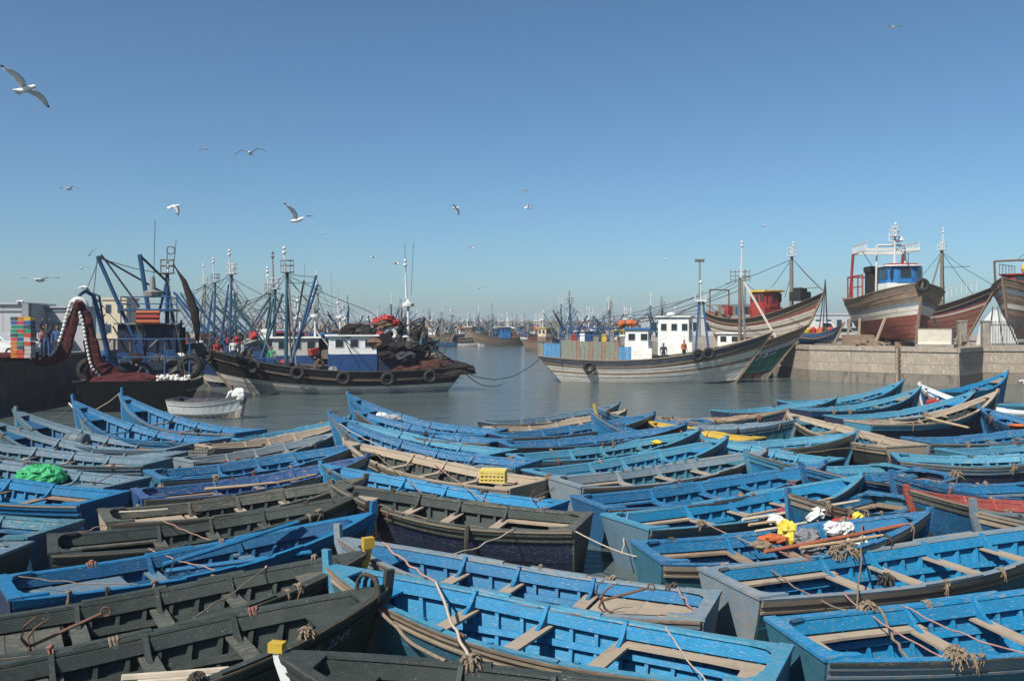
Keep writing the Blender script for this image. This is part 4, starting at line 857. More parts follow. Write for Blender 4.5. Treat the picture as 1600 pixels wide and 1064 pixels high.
for sd in(-1,1):
    for z in(3.5,4.1): b.tube([(L*.10,sd*1.9,z),(L*.345,sd*1.9,z)],.03,4)
b.build('deck_railing',[STEELB],r1)
for i in range(7):
    b=MB(); q=random.Random(i); b.box((L*(.12+.032*i),q.uniform(-1,1),3.1),(.45,.6,q.uniform(.6,1.1))); b.build('deck_locker',[(STEELG,REDP,WHT,CBLUE,GREENP,YEL,STEELG)[i]],r1)
house(r1,L*.375,L*.49,2.3,.95,4.0,WHT,WHT,CSKY,.5,2,round_f=True,wh=.34)
tyres(r1,g1,((.21,.55),),-1); tyres(r1,g1,((.685,.15),(.73,.2)),-1)
mx=L*.70; b=MB()
for sx in(-.45,.75):
    b.tube([(mx+sx,.5,1.2),(mx+sx*.25,.15,6.2)],.07,5); b.tube([(mx+sx,-.5,1.2),(mx+sx*.25,-.15,6.2)],.07,5)
for i in range(10): z=1.7+.45*i; k=1-(z-1.2)/5*.75; b.tube([(mx-.45*k,-.5*k,z),(mx-.45*k,.5*k,z)],.03,4)
b.build('lattice_mast',[STEELB],r1)
b=MB(); b.box((mx,0,6.25),(.9,.8,.12)); b.tube([(mx,0,6.2),(mx,0,7.6)],.05,5); b.lathe([(.05,0),(.14,.1),(.05,.3)],(mx,0,7.6),7)
for a in range(4): b.tube([(mx+(-.42,.42,.42,-.42)[a],(-.38,-.38,.38,.38)[a],6.25),(mx+(-.42,.42,.42,-.42)[a],(-.38,-.38,.38,.38)[a],6.75)],.025,4)
b.build('mast_platform',[STEELW],r1)
wires(r1,[((mx,0,6.2),(L*.30,0,4.2)),((mx,0,5.6),(L*.28,.5,4.1)),((mx,0,6.6),(L*.06,0,4.2)),((mx,0,6.2),(L*.97,0,3.4))],.022)
for i in range(5): b=MB(); b.tube([(mx+1.0+.42*i,-.4,1.4),(mx+1.0+.42*i,-.4,2.2)],.2,9); b.build('blue_barrel',[CBLUE],r1)
b=MB(); b.ball((L*.36,-.5,4.4),(.35,.4,.35),8,6,jit=.1); b.ball((L*.40,-.5,4.45),(.5,.35,.3),8,6,jit=.15,seed=4); b.build('flag_bundle',[CLOTH['orange']],r1)
S=at(900,505,79); B_=at(1264,505,75.2)
r2,L=place('dark green trawler with pale stripe and number 7-612 on its bow',Vector((S.x,S.y,0)),Vector((B_.x,B_.y,0)),group=G2)
g2=Trawl(L,4.8,1.9,1.7,4.35,tr=.6,rk=.20,sk=.1)
STR=P_('stripe_grey_white',(.33,.36,.36),None,.25)
trawl_hull(r2,g2,[(.28,RBR),(.42,TEALH),(.56,TEALH),(.70,TEALH),(.80,STR),(.9,MUD),(1,MUD)],16)
hull_text(r2,g2,'7-612',.82,1.72,.85,-1,LETTER)
house(r2,L*.365,L*.51,2.8,1.1,5.0,WHT,WHT,WHT,.45,3,round_f=True,wh=.27)
b=MB(); b.lathe([(.1,0),(.4,.03),(.4,.2),(.12,.3)],(L*.42,0,5.15),9); b.build('radar_dome',[STEELW],r2)
mx=L*.715; ms=mast(r2,mx,0,1.2,8.4,.17,P_('mast_brown',(.16,.12,.09),None,.3),None,True,2.6,-.05)
rod(r2,'mast_leg',(mx+.5,0,1.2),(mx+.1,0,8.2),.12,STEELG)
b=MB()
for k in range(3): b.tube([(mx-.8,0,8.2+.35*k),(mx+.8,0,8.2+.35*k)],.04,4)
for k in range(5): b.tube([(mx-.8+.4*k,0,8.0),(mx-.8+.4*k,0,9.1)],.03,4)
b.build('mast_crosstrees',[STEELG],r2)
rod(r2,'boom',(mx+.3,-.2,8.0),(mx+2.9,-.4,3.3),.11,DIRTY)
wires(r2,[((mx,0,8.3),(L*.3,0,5.2)),((mx,0,7.8),(L*.1,0,2.4)),((mx,0,8.3),(L*.97,0,4.2)),((mx,0,8.2),(L*.44,0,5.2))],.022)
b=MB(); b.box((L*.2,0,3.4),(3.2,2.0,.1)); b.build('canopy',[WHT],r2)
for sx in(-1,1):
    for sy in(-.9,.9): rod(r2,'canopy_post',(L*.2+sx*1.5,sy,1.2),(L*.2+sx*1.5,sy,3.4),.05,STEELB)
b=MB(); b.ball((L*.66,.2,2.2),(.45,.45,.45),9,7); b.build('white_buoy',[CLOTH['white']],r2)
S=at(1060,505,84.5); B_=at(1275,505,80.5)
r3,L=place('nearly black trawler hull showing behind the green bow beside the quay',Vector((S.x,S.y,0)),Vector((B_.x,B_.y,0)),group=G2)
g3=Trawl(L,4.2,1.9,1.6,3.3,tr=.6,rk=.10,sk=.1); trawl_hull(r3,g3,[(.4,BLK),(.7,BLK),(1,NAVY)],12,planks=True)
house(r3,L*.3,L*.48,2.1,1.1,3.5,WHT,WHT,WHT,.5,2)
# boats hauled out in the yard
G3='wooden hulls hauled out in the boatyard'
S=at(1118,505,97); B_=at(1288,505,84.5)
r4,L=place('hauled out wooden hull with red and yellow wheelhouse and high raked bow',Vector((S.x,S.y,0)),Vector((B_.x,B_.y,0)),group=G3,z=1.9)
g4=Trawl(L,5.2,3.9,3.0,5.5,tr=.7,rk=.22,sk=.1,keel=0,pw=(.42,.5))
trawl_hull(r4,g4,[(.14,RBR),(.26,RBR),(.38,RBR),(.47,DIRTY),(.55,DIRTY),(.62,MUD),(.68,DIRTY),(.74,DIRTY),(.80,REDST),(.88,MUD),(1,BLK)],16)
r4.children[-1].data.materials[0]=ORST
hull_text(r4,g4,'TD 1754',.82,2.85,.5,-1,DARKLET)
house(r4,L*.43,L*.57,2.6,2.6,5.8,REDP,REDP,YEL,.5,3,round_f=True,wh=.5)
b=MB(); b.box((L*.50,0,5.84),(2.3,2.95,.2)); b.build('roof_fascia',[YEL],r4)
mx=L*.73; mast(r4,mx,0,3.2,9.2,.17,P_('mast_brown',(.16,.12,.09),None,.3),STEELW,True,.9,0)
rod(r4,'boom',(mx-.1,0,6.0),(mx+3.2,0,6.0),.06,STEELG); rod(r4,'mast_leg',(mx-.5,.3,3),(mx-.4,.2,8.6),.08,STEELG)
wires(r4,[((mx,0,9.0),(L*.98,0,5.7)),((mx,0,9.0),(L*.97,.6,5.6)),((mx,0,9.0),(L*.55,0,6.2)),((mx,0,8.9),(L*.1,0,6.8)),((mx,0,7.8),(L*.62,.8,5.2))],.03)
b=MB(); b.box((L*.80,0,5.2),(1.4,1.5,.9)); b.box((L*.80,0,5.8),(.9,1.0,.5)); b.build('anchor_windlass',[BLK],r4)
b=MB()
for k in range(9): b.tube([(L*.05+.75*k,1.9,3.6),(L*.05+.75*k,1.9,4.5)],.04,4); b.tube([(L*.05+.75*k,-1.9,3.6),(L*.05+.75*k,-1.9,4.5)],.04,4)
for sd in(-1,1): b.tube([(L*.05,sd*1.9,4.5),(L*.05+6,sd*1.9,4.5)],.04,4)
b.tube([(.6,1.4,3.4),(.6,1.4,6.2),(.6,-1.4,6.2),(.6,-1.4,3.4)],.1,6); b.tube([(L*.3,0,3.4),(L*.3,0,8.2)],.07,5); b.tube([(L*.3,-.8,7.4),(L*.3,.8,7.4)],.05,4); b.build('stern_frames',[P_('frame_brown',(.14,.08,.06),None,.3)],r4)
for k in range(8): b=MB(); q=random.Random(k+40); b.box((L*(.08+.04*k),q.uniform(-1,1),3.9),(.6,.7,q.uniform(.5,1.3))); b.build('deck_gear',[(MUD,STEELG,BLK,REDP,MUD,STEELB,DIRTY,BLK)[k]],r4)
B_=at(1441,505,70); S=Vector((B_.x+1.0,B_.y+13,0))
r6,L=place('hauled out hull with blue and white wheelhouse and white gantry, bow towards us',Vector((S.x,S.y,0)),Vector((B_.x,B_.y,0)),group=G3,z=QZ+.35)
g6=Trawl(L,6.6,3.9,3.6,4.75,tr=.72,rk=.09,sk=.1,keel=0,full=4.2,pw=(.42,.42))
trawl_hull(r6,g6,[(.08,RBR),(.16,RBR),(.24,RBR),(.32,RBR),(.40,RBR),(.48,RBR),(.56,DIRTY),(.63,DIRTY),(.70,P_('faded_blue_grey',(.13,.17,.22),None,.4)),(.78,MUD),(.88,WEATH),(1,MUD)],18)
r6.children[-1].data.materials[0]=MUD
b=MB(); p=g6.pt(1,4.5,1,0); b.torus((p.x+.1,0,4.55),.42,.16,'x',14,7); b.build('bow_tyre',[TIRE],r6)
house(r6,L*.54,L*.72,2.9,3.2,6.3,WHT,CSKY,WHT,.55,3,round_f=True,wh=.62)
b=MB(); b.box((L*.63,0,6.45),(1.8,2.2,.2)); b.build('roof_edge',[REDP],r6)
b=MB()
for sy in(-1.2,1.2): b.tube([(L*.44,sy,3.6),(L*.46,sy,8.3)],.09,6)
b.tube([(L*.46,-1.2,8.3),(L*.46,1.2,8.3)],.09,5)
b.build('bridge_frame',[STEELW],r6)
b=MB()
for sy in(-2.2,2.2):
    b.tube([(L*.13,sy,3.9),(L*.20,sy,7.8)],.13,6)
b.build('gantry_legs',[STEELR],r6)
b=MB()
for sy in(-2.2,2.2):
    b.bar((L*.19,sy,7.9),(L*.50,sy,7.9),.16,.2); b.bar((L*.19,sy,8.55),(L*.50,sy,8.55),.08,.08)
    for k in range(9): b.bar((L*(.19+.038*k),sy,7.9),(L*(.19+.038*k),sy,8.55),.06,.06)
b.bar((L*.19,-2.2,7.9),(L*.19,2.2,7.9),.3,.3); b.bar((L*.50,-2.2,7.9),(L*.50,2.2,7.9),.2,.2); b.build('gantry_beam',[STEELW],r6)
mast(r6,L*.53,0,6.4,9.0,.10,STEELW,STEELW,True,.6,0)
b=MB(); b.tube([(L*.53,-.5,8.55),(L*.53,.5,8.55)],.05,4); b.lathe([(.05,0),(.3,.1),(.1,.4)],(L*.53,.5,8.55),8); b.tube([(L*.53,-.45,8.55),(L*.53,-.45,9.3)],.06,5); b.build('mast_lights',[STEELW],r6)
b=MB(); b.box((L*.33,-.7,5.0),(1.5,1.5,2.2)); b.box((L*.33,-.7,6.3),(1.7,1.7,.5)); b.build('funnel',[BLK],r6)
b=MB()
for sy in(-2.1,2.1):
    for x in(.05,.16,.28,.38): b.tube([(L*x,sy,3.7),(L*x,sy,5.8)],.07,5)
    b.tube([(L*.05,sy,5.8),(L*.38,sy,5.8)],.07,5); b.tube([(L*.05,sy,4.8),(L*.38,sy,4.8)],.05,5)
b.tube([(L*.05,-2.1,5.8),(L*.05,2.1,5.8)],.07,5); b.build('deck_frame',[STEELR],r6)
wires(r6,[((L*.53,0,8.9),(L*.95,0,4.8)),((L*.3,2.2,7.9),(L*.3,2.2,6.9)),((L*.4,-2.2,7.9),(L*.38,-1,6.2))],.03)
for i,(u,sd) in enumerate(((.9,1),(.9,-1),(.55,1),(.55,-1),(.25,1),(.25,-1))):
    p=local(r6,(L*u*.9,sd*1.9,0)); b=MB(); q=g6.pt(u*.9,2.2,sd,.15); a=Vector((L*u*.9,sd*2.9,-.35)); b.bar(a,Vector((q.x,q.y,2.0)),.16,.16); b.build('shore_prop',[bm_('wp')],r6)
for u in(.2,.45,.7): b=MB(); b.box((L*u,0,-.17),(.5,1.4,.33)); b.build('keel_block',[bm_('wd')],r6)
S=at(1418,505,99); B_=at(1557,505,86)
r7,L=place('hauled out hull with red and white striped planks behind the blue wheelhouse boat',Vector((S.x,S.y,0)),Vector((B_.x,B_.y,0)),group=G3,z=QZ+.3)
g7=Trawl(L,5.0,3.6,3.1,5.2,tr=.7,rk=.30,sk=.1,keel=0,pw=(.5,.5))
trawl_hull(r7,g7,[(.12,WEATH),(.18,REDST),(.24,WEATH),(.30,REDST),(.36,WEATH),(.42,REDST),(.48,WEATH),(.54,REDST),(.60,WEATH),(.66,REDST),(.71,DIRTY),(.76,REDST),(.88,NAVY),(1,BLK)],16)
mx=L*.42; mast(r7,mx,0,2.8,9.3,.2,P_('mast_brown',(.16,.12,.09),None,.3),STEELW,True,1.8,0)
for sy in(-1,1): rod(r7,'mast_leg',(mx-1.2,sy*1.2,2.8),(mx,sy*.1,8.9),.10,STEELG)
wires(r7,[((mx,0,9.1),(L*.95,0,5.4)),((mx,0,9.1),(L*.05,0,5.6)),((mx,0,7.5),(mx+3.4,.6,7.4)),((mx,0,9.1),(mx+3.0,1.8,4.0))],.03)
b=MB()
for k in range(8): b.tube([(L*.55+.7*k,-1.3,4.1+.10*k),(L*.55+.7*k,-1.3,4.9+.12*k)],.03,4)
b.tube([(L*.55,-1.3,4.9),(L*.55+4.9,-1.3,5.75)],.035,4); b.build('bow_railing',[STEELW],r7)
house(r7,L*.12,L*.30,2.8,2.6,5.4,MUD,MUD,DIRTY,.5,2)
B_=at(1566,505,75); S=at(1665,505,88)
r8,L=place('hauled out hull with red wheelhouse cut off by the right edge',Vector((S.x,S.y,0)),Vector((B_.x,B_.y,0)),group=G3,z=QZ+.5)
g8=Trawl(L,5.4,4.4,3.9,5.2,tr=.7,rk=.10,sk=.1,keel=0,full=3.4,pw=(.42,.45))
trawl_hull(r8,g8,[(.15,RBR),(.3,MUD),(.42,MUD),(.52,WEATH),(.6,DIRTY),(.68,MUD),(.76,WEATH),(.84,P_('faded_blue_grey',(.13,.17,.22),None,.4)),(1,MUD)],16)
house(r8,L*.48,L*.74,3.4,3.6,5.7,REDP,REDP,REDP,.6,3,round_f=True)
b=MB()
for sy in(-1.8,1.8):
    b.tube([(L*.78,sy,4.2),(L*.80,sy,6.9)],.10,5)
    for k in range(6): b.tube([(L*(.5+.045*k),sy,5.7),(L*(.5+.045*k),sy,6.7)],.03,4)
    b.tube([(L*.5,sy,6.7),(L*.73,sy,6.7)],.03,4)
b.tube([(L*.80,-1.8,6.9),(L*.80,1.8,6.9)],.1,5); b.tube([(L*.80,0,6.9),(L*.3,0,7.3)],.09,5); b.build('working_frame',[P_('frame_brown',(.14,.08,.06),None,.3)],r8)
b=MB(); b.ball((L*.64,0,6.3),(.5,.5,.6),8,6,jit=.1); b.build('yellow_float_bundle',[CLOTH['yellow']],r8)
wires(r8,[((L*.80,0,6.9),(L*.2,0,11))],.03)
S=at(1248,505,80); B_=at(1318,505,77.5)
r5,L=place('small dark blue hull standing on the quay between the two big hauled out boats',Vector((S.x,S.y,0)),Vector((B_.x,B_.y,0)),group=G3,z=QZ+.1)
g5=Trawl(L,1.9,1.0,.85,1.75,tr=.7,rk=.2,keel=0); trawl_hull(r5,g5,[(.4,CBLUE),(.75,CBLUE),(1,P_('hull_blue',(.02,.12,.30)))],10,planks=True,bul=.4)
hull_text(r5,g5,'7-231',.72,.62,.28,-1,LETTER)
for k in range(5): b=MB(); b.ball((L*(.2+.13*k),0,1.1),(.3,.35,.4),8,5,jit=.2,seed=k); b.build('deck_bundle',[CLOTH[('yellow','red','orange','brown','red')[k]]],r5)
b=MB(); b.tube([(L*.6,-.6,.8),(L*.6,0,5.6),(L*.6,.6,.8)],.06,5); b.tube([(L*.45,0,.8),(L*.6,0,5.6)],.05,5); b.build('tripod_mast',[WIRE],r5)
# yard things
rb=empty('barrier_block',(at(1464,505,68.5).x,68.7,QZ),R(-38),'pale concrete barrier block on the quay edge under the big bow','block')
b=MB(); b.loft([[Vector((x,y,z)) for x,y in((-1.2,-.38*k-.1),(1.2,-.38*k-.1),(1.2,.38*k+.1),(-1.2,.38*k+.1))] for z,k in((.28,1),(.45,.75),(1.42,.62))]); b.build('block_body',[plain('pale_cast_concrete',(.46,.42,.34),.9,.2,2)],rb)
b=MB(); b.box((0,0,.14),(2.75,1.1,.28)); b.build('block_foot',[CONC],rb)
b=MB(); b.box((0,0,1.45),(2.44,.72,.06)); b.build('block_top',[CONC],rb)
for i,(px,D) in enumerate(((1503,69.5),(1540,70.5))):
    o=empty('gate_pillar',(at(px,505,D).x,D,QZ),R(-10),('left','right')[i]+' concrete gate pillar on the quay','pillar','concrete gate pillars')
    b=MB(); b.box((0,0,1.0),(.58,.58,2.0)); b.build('pillar_shaft',[CONC],o); b=MB(); b.box((0,0,2.06),(.68,.68,.12)); b.build('pillar_cap',[CONC],o)
fx=empty('iron_fence',(at(1548,505,70.6).x,70.6,QZ),R(-4),'iron bar fence beside the right gate pillar','fence')
for k in range(40):
    b=MB(); b.tube([(.12*k,0,.15),(.12*k,0,2.0)],.022,4); b.lathe([(.03,0),(.03,.02),(.002,.1)],(.12*k,0,2.0),4); b.build('fence_bar',[WIRE],fx)
for z in(.25,1.75): b=MB(); b.box((2.4,0.03,z),(4.9,.03,.06)); b.build('fence_rail',[WIRE],fx)
wp=empty('white_tarpaulin_tent',(at(1556,505,76).x,76,QZ),R(8),'white tarpaulin hung like a tent under the right hull','tarpaulin')
b=MB(); q=random.Random(3); tops=[(-.9,0,2.9),(.2,0,3.3),(1.3,0,2.2)]; rows=[]
for i in range(9):
    t=i/8; x=-1.5+3.1*t; top=3.2-abs(t-.45)*3.4; rows.append([Vector((x+q.uniform(-.02,.02),-.55*(1-k/4)+.04*math.sin(i*2.1+k)-.1,top*(k/4)+.05)) for k in range(5)]+[Vector((x,.5*(1-k/4)+.03,top*(k/4)+.02)) for k in range(4,-1,-1)])
b.loft(rows); b.build('tarpaulin_sheet',[CLOTH['white']],wp)
for sx in(-.9,.1,1.0): rod(wp,'tent_pole',(sx*1.5,-.75,0),(sx*.4,-.12,3.3),.04,WIRE)
pl=empty('timber_pile',(at(1365,505,70).x,70.6,QZ),R(-35),'heap of brown timber offcuts at the foot of the big hull','timber')
for k in range(14):
    q=random.Random(k); b=MB(); b.box((q.uniform(-1.6,1.6),q.uniform(-.4,.4),.1+q.uniform(0,.5)),(q.uniform(.5,1.4),.12,.1),rz=q.uniform(-.7,.7),ry=q.uniform(-.5,.5)); b.build('timber',[bm_('wd')],pl)
pl=empty('trestle_scrap',(at(1512,505,68).x,69.3,QZ),R(-35),'leaning boards and scrap between the concrete block and the left gate pillar','timber')
for k in range(8):
    q=random.Random(k+9); b=MB(); b.bar((q.uniform(-1,1),q.uniform(-.3,.3),.03),(q.uniform(-1,1),q.uniform(-.3,.3),q.uniform(.6,1.3)),.1,.06); b.build('timber',[bm_('wp' if k%2 else 'wd')],pl)
b=MB(); b.box((0,0,.45),(3.0,.9,.9)); o=b.build('timber_wall',[bm_('wd')]); o.location=(at(1345,505,77).x,77,QZ); tag(o,'low brown wall behind the timber offcuts','wall')
building('long low white building with blue windows behind the hauled out boats',at(1270,505,150),16,8,3.3,SHED,QZ,1,9)
building('long white shed behind the moored trawlers at right',at(1010,505,140),13,8,3.2,SHED,2.2,1,6)
for i,(px,D,rz,c) in enumerate(((1292,96,10,'white'),(1312,92,25,'white'),(1278,104,0,'white'),(1330,100,170,'grey'))): car(('white car behind the dark blue hull','white car nearer the big hull','white van farther back behind the dark blue hull','grey car beside the keel of the big hull')[i],(at(px,505,D).x,D,QZ),R(rz),c,van=(i==2))
lp=empty('floodlight_mast',(at(1093,505,120).x,120,2.2),0,'tall thin floodlight mast behind the moored trawlers at right','lamp post')
b=MB(); b.tube([(0,0,0),(0,0,10.7)],[.17,.12],7); b.build('pole',[STEELG],lp)
b=MB(); b.bar((-.6,0,10.6),(.6,0,10.6),.08,.1); b.build('cross_arm',[STEELG],lp)
for sx in(-.45,0,.45): b=MB(); b.box((sx,-.1,10.8),(.36,.3,.3),rx=.4); b.build('floodlight',[STEELG],lp)
# ---------------------------------------------------------------- far fleet
slab('far_quay',[(-12,214),(14,214),(30,214),(30,300),(-12,300)],-3,2.2,CONC)
bw=MB(); q=random.Random(11); rows=[]
for i in range(60):
    x=-78+2.3*i; h=5.0+q.uniform(-.5,.6)-max(0,(i-44))*.10; rows.append([Vector((x,258+q.uniform(-1,1),-1)),Vector((x,262+q.uniform(-1,1),h*.5+q.uniform(-.4,.4))),Vector((x,267+q.uniform(-1,1),h)),Vector((x,272,h)),Vector((x,284,-1))])
bw.loft(rows); tag(bw.build('breakwater',[plain('breakwater_rock',(.17,.15,.13),.95,.35,.6,b=.8)]),kind='structure')
HC_WOOD=[(.35,DIRTY),(.6,MUD),(.8,WEATH),(1,MUD)]; HC_BW=[(.5,DIRTY),(.75,P_('hull_blue',(.02,.12,.30))),(1,BLUEP)]; HC_GW=[(.4,GRN),(.62,GRN),(.75,WHT),(.88,GRN),(1,WHT)]
FAR=[('blue and white bowed trawler at the left end of the far moored line',560,664,192,HC_BW,CSKY,WHT,WHT,.3,.6,8,STEELB),
('brown wooden trawler with pale bow, second in the far moored line',640,712,190,HC_WOOD,MUD,WHT,WHT,.45,.7,7,STEELG),
('dark small trawler in the gap beside the brown one, far moored line',703,768,189,HC_BLK,MUD,MUD,WHT,.4,.7,6,STEELT),
('brown hull with bright blue and white cabin in the far moored line',822,734,188,HC_WOOD,CSKY,CSKY,WHT,.30,.62,6.5,STEELG),
('green trawler with white stripe and rising bow, right end of the far moored line',815,925,186,HC_GW,GRN,WHT,GRN,.25,.55,8.5,STEELT)]
for i,a in enumerate(FAR):
    rafted(a[0],Vector((at(a[1],505,a[3]).x,a[3],0)),Vector((at(a[2],505,a[3]-4).x,a[3]-4,0)),a[4],a[5],a[6],a[7],a[8],a[9],a[10],a[11],i+20,[NETB,NETK][i%2],'far trawlers in the front of the harbour line',True,3.0,False,True,3)
cs=dict(green=(HC_GRN,GRN),brown=(HC_BRN,MUD),black=(HC_BLK,NAVY),blue=(HC_BLU,CBLUE)); cl=['green','brown','black','blue','blue','blue']; ct=[('white',WHT),('white',WHT),('sky blue',CSKY),('white',WHT),('cream',CREAM),('sky blue',CSKY),('red',REDP)]
ct4=[('white',WHT),('cream',CREAM),('sky blue',CSKY),('red',REDP)]
ordn=['leftmost','second','third','fourth','fifth','sixth','seventh','eighth','ninth','tenth','eleventh','twelfth','thirteenth','fourteenth','rightmost']
q=random.Random(5)
for row,(D,xs,n,nmr) in enumerate(((203,(575,960),15,'second row'),(228,(540,1010),15,'last row'))):
    for i in range(n):
        x=xs[0]+(xs[1]-xs[0])*i/(n-1)+q.uniform(-9,9); d=q.choice((1,-1)); k=q.choice(cl); c=q.choice(ct); Lp=q.uniform(8,12); D2=D+q.uniform(-4,4); X=at(x,505,D2).x
        rafted('far trawler, %s hull, %s cabin, %s in %s of far line'%(k,c[0],('rightmost' if i==n-1 else ordn[i]),nmr),Vector((X-d*Lp/2*.7,D2+q.uniform(2,5),0)),Vector((X+d*Lp/2*.7,D2-q.uniform(2,5),0)),cs[k][0],cs[k][1],c[1],q.choice((WHT,YEL,REDP,STEELG)),q.uniform(.25,.45),q.uniform(.58,.75),q.uniform(4.2,7.0),q.choice((STEELB,STEELT,STEELG)),50+row*20+i,q.choice((NETB,NETK)),'far trawlers in the back rows of the harbour line',True,2.8,False,True,2,True)
for i,(x,D,k,c) in enumerate(((905,118,'blue',2),(935,126,'black',0),(965,120,'brown',1),(1000,128,'green',0),(1045,122,'black',3),(860,150,'brown',1),(560,130,'blue',0),(600,140,'black',1),(640,150,'green',0))):
    X=at(x,505,D).x; d=1 if i%2 else -1
    rafted('trawler with %s hull and %s cabin, %s behind the %s'%(k,ct4[c][0],('first','second','third','fourth','fifth','sixth','first','second','third')[i],'rusty-panelled trawler' if i<6 else 'stern of the dark trawler'),Vector((X-d*4,D+5,0)),Vector((X+d*4,D-5,0)),cs[k][0],cs[k][1],ct4[c][1],(WHT,REDP,YEL)[i%3],.32,.66,(7,6.5,6.2,7,6.6,6.5,7,7.5,7)[i],(STEELB,STEELT,STEELG)[i%3],90+i,NETK if i%2 else NETB,'trawlers half hidden behind the nearer ones',True,2.7,False,True,2)
o=make_boat('G2',(at(711,505,178).x,178,0),R(170),5,1.8,1.1,'tiny blue rowing boat lying off the far moored trawlers',ins='bl',out='bl',lod=0,group='small boats afloat away from the raft')
# ---------------------------------------------------------------- people
SKIN=plain('skin',(.23,.12,.075),.6,.1,5,b=0); HAIR=plain('hair',(.015,.012,.01),.8,.2,9)
def person(label,loc,rz,shirt,trouser,pose='stand',h=1.73,group='people on the quay and the boats'):
    s=h/1.75; J=dict(pel=(0,0,.95),che=(0,0,1.25),nec=(0,0,1.47),hea=(.02,0,1.63),top=(.01,0,1.74))
    for n,y in(('l',1),('r',-1)): J.update({n+'hip':(0,.10*y,.90),n+'kne':(.03,.11*y,.50),n+'ank':(-.02,.12*y,.09),n+'toe':(.15,.14*y,.04),n+'sho':(0,.19*y,1.41),n+'elb':(-.03,.26*y,1.14),n+'wri':(.08,.26*y,.90),n+'han':(.11,.25*y,.80)})
    if pose=='lift':
        for n,y in(('l',1),('r',-1)): J.update({n+'elb':(.10,.30*y,1.66),n+'wri':(.12,.18*y,1.90),n+'han':(.13,.12*y,1.98)})
    elif pose=='bend':
        for k in('che','nec','hea','top','lsho','rsho'):
            x,y,z=J[k]; d=z-.95; J[k]=(x+d*.80,y,.95+d*.62)
        for n,y in(('l',1),('r',-1)): J.update({n+'elb':(.50,.22*y,.98),n+'wri':(.58,.17*y,.76),n+'han':(.60,.15*y,.67),n+'kne':(.08,.12*y,.50)})
    elif pose=='sit':
        for k in J:
            x,y,z=J[k]
            if k[1:] not in('kne','ank','toe'): J[k]=(x,y,z-.47)
        for n,y in(('l',1),('r',-1)): J.update({n+'kne':(.42,.13*y,.50),n+'ank':(.40,.13*y,.09),n+'toe':(.56,.14*y,.05),n+'wri':(.28,.17*y,.56),n+'han':(.36,.15*y,.54),n+'elb':(.06,.26*y,.68)})
    elif pose=='walk':
        J.update(lkne=(.16,.11,.52),lank=(.16,.12,.10),ltoe=(.32,.13,.06),rkne=(-.08,-.11,.50),rank=(-.30,-.12,.14),rtoe=(-.16,-.13,.04),lelb=(-.14,.26,1.16),lwri=(-.10,.25,.92),lhan=(-.06,.24,.83),relb=(.06,-.26,1.15),rwri=(.24,-.24,1.0),rhan=(.32,-.23,.96))
    ed=[('pel','che'),('che','nec'),('nec','hea'),('hea','top')]
    for n in 'lr': ed+=[('pel',n+'hip'),(n+'hip',n+'kne'),(n+'kne',n+'ank'),(n+'ank',n+'toe'),('che',n+'sho'),(n+'sho',n+'elb'),(n+'elb',n+'wri'),(n+'wri',n+'han')]
    rad=dict(pel=.15,che=.155,nec=.058,hea=.098,top=.07,hip=.095,kne=.062,ank=.045,toe=.04,sho=.075,elb=.05,wri=.036,han=.042)
    ks=list(J); me=bpy.data.meshes.new('person'); me.from_pydata([tuple(c*s for c in J[k]) for k in ks],[(ks.index(a),ks.index(b)) for a,b in ed],[])
    o=bpy.data.objects.new('tmp',me); col.objects.link(o); md=o.modifiers.new('s','SKIN'); md.use_smooth_shade=True; o.modifiers.new('d','SUBSURF').levels=1
    for i,k in enumerate(ks):
        r=rad[k] if k in rad else rad[k[1:]]; sv=me.skin_vertices[0].data[i]; sv.radius=(r*s,r*s*(.72 if k in('pel','che') else 1)) if k not in('pel','che') else (r*s*.75,r*s); sv.use_root=(k=='pel')
    dg=bpy.context.evaluated_depsgraph_get(); m2=bpy.data.meshes.new_from_object(o.evaluated_get(dg)); bpy.data.objects.remove(o); m2.name='person'
    m2.materials.clear()
    for m in(CLOTH[shirt],CLOTH[trouser],SKIN,HAIR,TIRE): m2.materials.append(m)
    cls={'pel':1,'che':0}
    def mt(a,b):
        if b in('hea','top'): return 2
        if 'han' in b: return 2
        if 'toe' in b: return 4
        if 'kne' in b or 'ank' in b or 'hip' in b: return 1
        return 0
    segs=[(Vector(J[a])*s,Vector(J[b])*s,mt(a,b)) for a,b in ed]
    for p in m2.polygons:
        c=p.center; best=9; bi=0
        for a,b,m in segs:
            t=max(0,min(1,(c-a).dot(b-a)/(b-a).length_squared)); d=(c-a.lerp(b,t)).length
            if d<best: best=d; bi=m
        hc=Vector(J['hea'])*s
        if bi==2 and (c-hc).length<.2*s and (c.z>hc.z+.045*s or (c-hc).dot(Vector((-1,0,.15)))>.035*s): bi=3
        p.material_index=bi
    root=ob('person',m2); root.location=loc; root.rotation_euler=(0,0,rz); tag(root,label,'person',group)
    b=MB(); hd=Vector(J['hea'])*s; b.ball(hd+Vector((.085*s,0,.0)),(.03*s,.02*s,.03*s),6,4); b.build('nose',[SKIN],root)
    b=MB(); 
    for sy in(-1,1): b.ball(hd+Vector((0,.095*s*sy,.0)),(.025*s,.014*s,.035*s),6,4)
    tag(b.build('ears',[SKIN],root),kind='stuff')
    return root
def pq(px,py_feet,D): p=at(px,505,D); return Vector((p.x,D,H-(py_feet-HY)/F*D))
person('man in dark clothes lifting both arms above his head on the left quay',Vector((at(73,505,45.9).x,45.9,2.7)),R(-70),'dark','blue','lift',1.78)
person('person in a red jacket and dark trousers standing on the left quay',Vector((at(83,505,47.5).x,46.6,2.7)),R(-120),'red','dark','stand',1.66)
person('person in dark blue standing behind the red jacket on the left quay',Vector((at(90,505,48.5).x,48.5,2.53)),R(-80),'blue','dark','stand',1.85)
